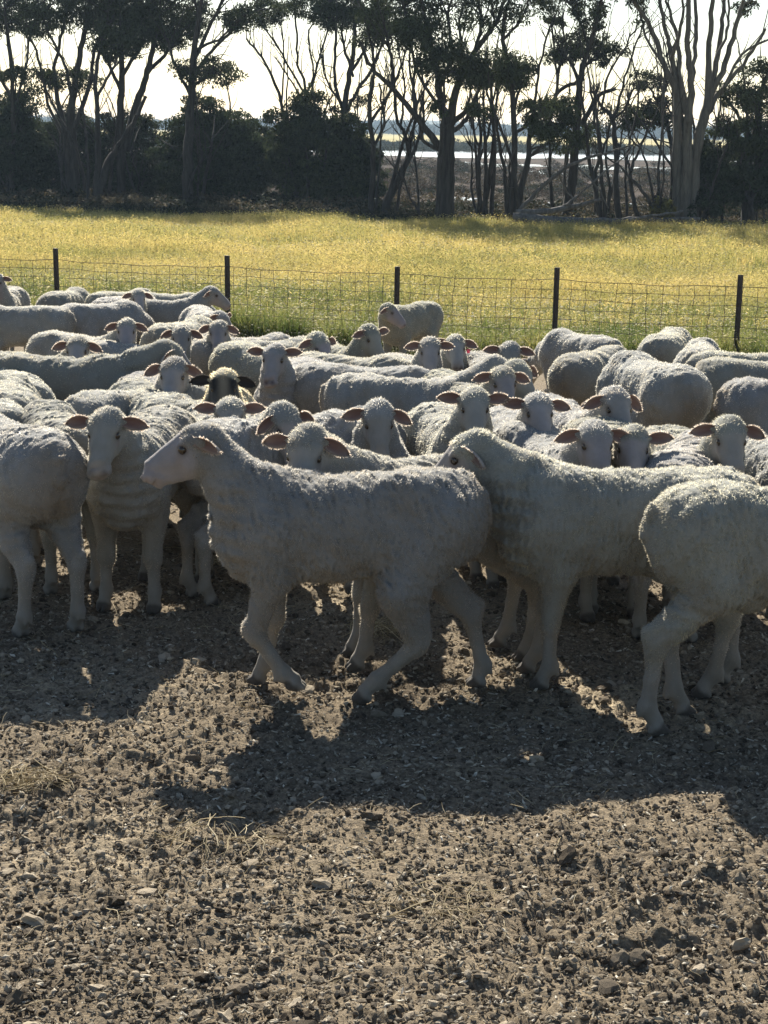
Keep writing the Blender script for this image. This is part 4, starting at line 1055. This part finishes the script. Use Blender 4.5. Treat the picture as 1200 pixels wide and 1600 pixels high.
def place_sheep(i, anchor, uv, hz, heading, head, label, **kw):
    """anchor: 'h' poll of the head at photo pixel uv, 'b' top of the rump, 'w' top of the back behind the
    shoulder, 'f' between the front feet, 'r' between the hind feet"""
    rng = np.random.RandomState(100 + i)
    sp = dict(kw)
    sp['scale'] = sp.get('scale', {'h': .94, 'b': .97, 'm': .97, 'w': .96}.get(anchor, 1.0) * (1 + .02 * rng.uniform(-1, 1)))
    scl = sp['scale']
    sp['hz'] = hz
    f_ = rng.uniform(.80, 1.10); sp['ftint'] = (f_, f_ * rng.uniform(.93, 1.0), f_ * rng.uniform(.86, 1.0)); b_ = rng.uniform(.80, 1.08); sp['tint'] = (b_, b_ * rng.uniform(.975, 1.0), b_ * rng.uniform(.86, .99)); sp['dirt'] = rng.uniform(.1, .8)
    sp.setdefault('fat', rng.uniform(.88, 1.02))
    sp['psi'] = head - heading
    sp.setdefault('pitch', 46 + rng.uniform(-4, 4) - (7 if abs(sp['psi'] + heading) < 30 else 0))
    phi = R(heading - 90)
    Rh, NB, HP = head_frame(sp)
    loc = {'h': (HP.x, HP.y, HP.z + .012), 'b': (-.2, 0, .727), 'w': (.12, 0, .715), 'f': (.30, 0, .0), 'r': (-.28, 0, 0), 'm': (-.03, 0, .72)}[anchor]
    st = (.965, .98, 1.03)
    ax_, ay_, az_ = (q * scl * k for q, k in zip(loc, st))
    if 'd' in sp:
        q = at_depth(uv[0], uv[1], sp['d']); scl = sp['scale'] = scl * (q.z - float(G(0, sp['d']))) / az_
        sp['hz'] = hz = hz * scl; ax_, ay_, az_ = (q_ * scl * k for q_, k in zip(loc, st)); p = q
    else:
        p = on_ground(uv[0], uv[1], az_)
    c, s = math.cos(phi), math.sin(phi)
    org = Vector((p.x - (c * ax_ - s * ay_), p.y - (s * ax_ + c * ay_), 0))
    org.z = float(G(org.x, org.y))
    sp['gz'] = lambda x, y: (float(G(0, org.y + (s * x * st[0] + c * y * st[1]) * scl)) - org.z) / scl / st[2]
    dist = org.y
    near = dist < 6.6
    mid_ = dist < 9.5
    sp['vox'] = .0068 if dist < 5.7 else .0085 if near else (.0115 if mid_ else .0145)
    sp['locks'] = 60000 if dist < 5.6 else 38000 if near else (24000 if mid_ else 13000)
    sp['locklen'] = .0080 if near else (.0085 if mid_ else .0105)
    sp['lockw'] = .0028 if near else (.0038 if mid_ else .0056)
    S_ = build_sheep(sp, rng)
    e = empty('sheep', org, phi); e.scale = tuple(scl * k for k in st)
    tag(e, label, 'sheep', 'mob of sheep in the yard')
    mobj('body', S_.me, e)
    mobj('fleece', S_.fl, e)
    Rm = Matrix([list(r_) for r_ in S_.Rn]); Hv = Vector(S_.Hn)
    psi = R(sp['psi'])
    fw = Vector((math.cos(psi), math.sin(psi), 0)); lf = Vector((-math.sin(psi), math.cos(psi), 0)); up = Vector((0, 0, 1))
    dr = sp.get('droop', rng.uniform(4, 26)); bk = sp.get('back', .15)
    if np.isscalar(dr): dr = (dr, dr + rng.uniform(-6, 6))
    for k, s2 in enumerate((1, -1)):
        a = R(dr[k])
        d = (lf * s2 * math.cos(a) - up * math.sin(a) - fw * bk).normalized()
        z = (fw * .9 - up * .1 * math.cos(a) + lf * s2 * .25)
        z = (z - d * z.dot(d)).normalized(); y = z.cross(d)
        o = mobj('ear', EAR_BLACK if sp.get('black') else EARS[(i + k) % 3], e)
        pos = Hv + Rm @ Vector((.0, .061 * s2, -.020))
        m = Matrix((d, y, z)).transposed().to_4x4(); m.translation = pos
        o.matrix_local = m
        ey = mobj('eye', EYE_ME, e)
        ey.location = Hv + Rm @ Vector((.064, .0465 * s2, -.0255))
    if sp.get('tag'):
        V = np.array([(x * .5, y * .5, z) for z in (-.001, .001) for x, y in ((-.018, -.025), (.018, -.025), (.026, .01), (.018, .025), (-.018, .025), (-.026, .01))])
        t = mobj('ear_tag', np_mesh('ear_tag', V, [np.array([[5, 4, 3, 2, 1, 0], [6, 7, 8, 9, 10, 11]]), np.array([[k, (k + 1) % 6, 6 + (k + 1) % 6, 6 + k] for k in range(6)])], [PINKTAG], False), e)
        a = Hv - up * .075 + lf * .085 + fw * .015
        m = Matrix((lf, up, fw)).transposed().to_4x4(); m.translation = a; t.matrix_local = m
        t['label'] = 'small pink plastic ear tag'
    SHEEP_POS.append((i, org.x, org.y, phi, label))
    return e
SHEEP_POS = []
WALK = {'fl': [(.30, .085, .40), (.352, .080, .215), (.255, .085, .085), (.222, .085, .045)],
        'fr': [(.30, .095, .40), (.300, .090, .225), (.330, .088, .075), (.352, .09, .012)],
        'hl': [(-.130, .115, .365), (-.185, .100, .195), (-.050, .095, .070), (-.010, .097, .012)],
        'hr': [(-.190, .100, .415), (-.365, .090, .245), (-.410, .092, .075), (-.398, .092, .014)]}
ALL = [
 # anchor, pixel, head height, body heading, head heading, label, options
 ('w', (512, 736), .89, -90, -91, 'shorn sheep walking left in full profile across the front of the mob',
    dict(pitch=31, legs=WALK, droop=(28, 30), back=1.1, neck=.315, scale=1.0, fat=.90, nk=.86)),
 ('f', (852, 1064), .84, -97, -104, 'shorn sheep facing left in profile, its head behind the walking sheep\'s rump',
    dict(pitch=46, neck=.32, droop=(52, 50), back=.9, legs={'fl': (.0, .0), 'fr': (.05, 0), 'hl': (.04, 0), 'hr': (-.04, 0)})),
 ('r', (1056, 1132), .80, 90, 90, 'shorn sheep cut off by the right edge, rump and hind leg nearest the camera',
    dict(legs={'hr': [(-.205, .105, .455), (-.375, .098, .275), (-.388, .098, .080), (-.360, .098, .012)], 'hl': (.03, 0)}, scale=1.02, fat=.95)),
 ('r', (78, 992), .75, -142, -150, 'shorn sheep at the left edge, wide pale rump turned to the camera',
    dict(scale=1.02, legs={'hl': (.03, 0), 'hr': (-.02, 0)})),
 ('b', (100, 651), .48, -160, -165, 'sheep standing just behind the pale rump at the left edge, facing away', dict(pitch=62)),
 ('f', (203, 955), .860, -8, -2, 'sheep standing square to the camera with its front legs showing, left of the walking sheep',
    dict(droop=(14, 12), legs={'fl': (0, .01), 'fr': (0, .01), 'hl': (.02, .06), 'hr': (.02, -.0)})),
 ('r', (326, 938), .48, 118, 100, 'sheep facing away to the right behind the walking sheep\'s neck', dict(pitch=62)),
 ('f', (572, 1034), .862, -76, -10, 'sheep peering low over the walking sheep\'s back, left ear glowing pink', dict(droop=(28, 12), pitch=52)),
 ('h', (592, 624), .82, 4, 6, 'sheep with drooping ears facing the camera, above the middle of the walking sheep\'s back', dict(droop=(32, 16), pitch=48)),
 ('h', (742, 602), .86, 12, 2, 'sheep with both ears level staring at the camera, left of its close neighbour\'s face', dict(droop=(4, 2))),
 ('h', (842, 610), .84, 6, 4, 'sheep facing the camera, its ear touching the ear of the sheep to its left', dict(droop=(18, 4))),
 ('h', (787, 569), .83, 16, 6, 'sheep looking out above and between the two side by side faces', dict(droop=(22, 16))),
 ('h', (815, 562), .82, 30, 40, 'sheep with only the crown of its head and one ear showing behind another face', dict(droop=(30, 20))),
 ('h', (797, 531), .84, 12, 2, 'small level eared face against the grass, left of the fourth fence post', dict(droop=(18, 8))),
 ('h', (712, 520), .84, 4, 6, 'sheep with a small pink tag hanging under its ear', dict(droop=(24, 10), tag=1)),
 ('h', (672, 525), .85, 18, 2, 'sheep facing the camera overlapping the sheep with the pink tag', dict(droop=(10, 14))),
 ('h', (582, 507), .84, 30, 34, 'sheep with raised head looking right, in front of the sheep at the fence', dict(droop=(4, 14), back=.0)),
 ('b', (664, 471), .80, -38, 66, 'sheep standing alone against the fence grass, head turned back over its shoulder', dict(back=.5, droop=30, nturn=.35, d=15.3, pitch=40)),
 ('h', (502, 520), .82, 48, 42, 'sheep turned three quarters right with its dark eye showing, beside the grass', dict(droop=(20, 26), back=.3)),
 ('w', (566, 557), .48, 82, 90, 'sheep hidden behind the pair of parallel backs, only a lit strip showing', dict(pitch=62)),
 ('b', (505, 567), .48, 86, 92, 'dark backed sheep standing sideways, the farther of a pair of parallel backs', dict(pitch=62)),
 ('b', (560, 584), .82, 84, 125, 'dark backed sheep standing sideways, the nearer of a pair of parallel backs', dict(droop=25)),
 ('h', (450, 631), .82, 10, 28, 'sheep with bowed head looking down to the right, left of the low peering face', dict(droop=(24, 44), pitch=58)),
 ('h', (428, 534), .85, -12, 0, 'sheep standing tall facing the camera with its whole chest in view', dict(droop=(2, 4))),
 ('b', (338, 525), .48, 120, 120, 'sheep seen from behind, left one of two dark rumps under the fence', dict(pitch=62)),
 ('b', (380, 531), .48, 126, 120, 'sheep seen from behind, right one of two dark rumps, left of the tall chest', dict(pitch=62)),
 ('h', (283, 508), .82, 64, 4, 'sheep with drooping ears turning its face to the camera over a streaked back', dict(droop=(26, 30))),
 ('h', (341, 498), .83, 14, 0, 'sheep with both ears hanging, directly below the dark sheep\'s head', dict(droop=(28, 28))),
 ('m', (235, 467), .88, 88, 86, 'dark sheep in full profile facing right at the back near the second fence post', dict(back=.8, droop=40, pitch=36, d=14.9)),
 ('h', (348, 484), .74, 14, 60, 'sheep showing only the top of its head under the dark profile sheep\'s chin', {}),
 ('w', (270, 459), .48, 92, 92, 'sheep at the fence showing a strip of back behind the dark profile sheep', dict(pitch=62)),
 ('h', (216, 451), .82, 20, 18, 'sheep against the fence with one ear out, above the dark profile sheep\'s rump', dict(droop=(26, 20))),
 ('b', (172, 463), .48, 150, 150, 'sheep at the back seen from behind, left of the dark profile sheep', dict(pitch=62)),
 ('b', (163, 455), .48, 140, 120, 'farthest sheep against the wire, rump just showing', dict(pitch=62)),
 ('b', (78, 477), .48, -90, -90, 'plain sided sheep standing in profile at the left edge, rump to the right', dict(pitch=62)),
 ('h', (-6, 428), .95, 0, 4, 'sheep cut by the left edge, one raised ear against the fence', dict(droop=(12, 10))),
 ('b', (87, 455), .48, 165, 165, 'sheep under the first fence post seen from behind', dict(pitch=62)),
 ('b', (120, 473), .48, 130, 130, 'sheep with a small rounded rump right of the plain sided sheep', dict(pitch=62)),
 ('h', (197, 497), .83, 62, 4, 'sheep turning to the camera with a pink lit right ear, below the dark profile sheep', dict(droop=(26, 22))),
 ('h', (120, 525), .83, 60, 0, 'sheep with spread ears facing the camera above the big dark back at the left', dict(droop=(28, 20))),
 ('w', (112, 556), .86, 88, 104, 'big dark backed sheep at the left in profile facing right, ear folded', dict(back=.7, droop=40, scale=1.05)),
 ('b', (262, 503), .48, 158, 160, 'sheep with a striped rump behind the drooping eared face', dict(pitch=62)),
 ('h', (270, 556), .86, 22, 2, 'sheep with a long pale face and wide drooping ears, left of the black faced sheep', dict(droop=(30, 28))),
 ('h', (349, 573), .86, 6, 4, 'black faced sheep with black ears and a woolly cap', dict(black=1, droop=(22, 12), wool=(.40, .36, .30))),
 ('h', (359, 617), .80, 14, 2, 'sheep with level ears right in front of the black faced sheep', dict(droop=(4, 4))),
 ('b', (158, 609), .48, 128, 130, 'sheep with its rounded rump left of the square standing sheep\'s head', dict(pitch=62)),
 ('b', (262, 614), .48, -152, -150, 'sheep with its sunlit rump right of the square standing sheep\'s head', dict(pitch=62)),
 ('b', (28, 583), .48, -160, -160, 'sheep at the left edge, farthest of three sunlit backs', dict(pitch=62)),
 ('b', (14, 606), .48, -166, -160, 'sheep at the left edge, middle of three sunlit backs', dict(pitch=62)),
 ('b', (-14, 622), .48, -150, -160, 'sheep at the left edge, nearest of three sunlit backs', dict(pitch=62)),
 ('h', (965, 602), .84, 16, 12, 'sheep with long hanging ears in front of the huge dark rump', dict(droop=(40, 26), back=.1)),
 ('h', (932, 653), .82, 15, 14, 'sheep with its left ear drooping, half hidden by the curly topped face', dict(droop=(20, 20))),
 ('h', (990, 659), .80, 2, 0, 'sheep with a curly top and rounded pink lit ears above the profile sheep\'s back', dict(droop=(2, 0))),
 ('h', (1143, 648), .83, 9, 4, 'sheep with a pink mouth facing the camera at the right', dict(droop=(24, 14), pitch=44)),
 ('b', (1052, 567), .48, -163, -160, 'huge dark rump of a sheep facing away with its tail showing', dict(pitch=62, scale=1.05)),
 ('b', (905, 549), .48, 148, 145, 'dark bodied sheep facing away right of the fourth fence post', dict(pitch=62)),
 ('b', (938, 523), .48, -150, -150, 'sheep by the wire right of the post, rounded back facing left', dict(pitch=62)),
 ('b', (1036, 520), .48, 160, 155, 'sheep with a humped back near the wire, left of a striped rump', dict(pitch=62)),
 ('b', (1092, 539), .48, 166, 160, 'sheep with strongly striped sunlit rump near the last fence post', dict(pitch=62)),
 ('b', (1135, 559), .48, 92, 92, 'dark sided sheep in profile under the last fence post', dict(pitch=62)),
 ('w', (1190, 551), .48, 100, 100, 'sheep at the right edge, only a top strip of back under the last post', dict(pitch=62)),
 ('b', (1182, 591), .48, 92, 92, 'dark sheep at the right edge above the pink mouthed face', dict(pitch=62)),
 ('w', (1215, 690), .74, 20, 20, 'sheep cut by the right edge beside the pink mouthed face', {}),
 ('b', (1062, 704), .48, 160, 160, 'sheep with a small dark rump between the curly topped and pink mouthed faces', dict(pitch=62, scale=.95)),
]
for i, (an, uv, hz, hd, hh_, lab, opt) in enumerate(ALL):
    opt = {k: v for k, v in opt.items() if k != 'seed'}
    if an == 'h' and i not in (22, 29): hz = hz + .025
    if an == 'h': hh_ = hh_ + ((i * 37) % 17 - 8) * .8
    place_sheep(i, an, uv, hz, hd, hh_, lab, **opt)
# ------------------------------------------------------------------ dusty air
HX, HY0, HY1, HZ0, HZ1 = 1300, -60, 2100, -4.0, 13.0
V = np.array([(x, y, z) for z in (HZ0, HZ1) for y in (HY0, HY1) for x in (-HX, HX)], float)
hz_me = np_mesh('haze', V, [np.array([[0, 2, 3, 1], [4, 5, 7, 6], [0, 1, 5, 4], [2, 6, 7, 3], [0, 4, 6, 2], [1, 3, 7, 5]])], [], False)
hm = bpy.data.materials.new('haze_air'); hm.use_nodes = True
hm.node_tree.nodes.remove(hm.node_tree.nodes['Principled BSDF'])
pv = hm.node_tree.nodes.new('ShaderNodeVolumePrincipled')
pv.inputs['Color'].default_value = (.60, .80, 1.0, 1); pv.inputs['Density'].default_value = .0003; pv.inputs['Anisotropy'].default_value = .2
hm.node_tree.links.new(pv.outputs[0], hm.node_tree.nodes['Material Output'].inputs['Volume'])
hz_me.materials.append(hm)
tag(mobj('haze', hz_me), 'thin dusty haze in the backlit air', kind='stuff')
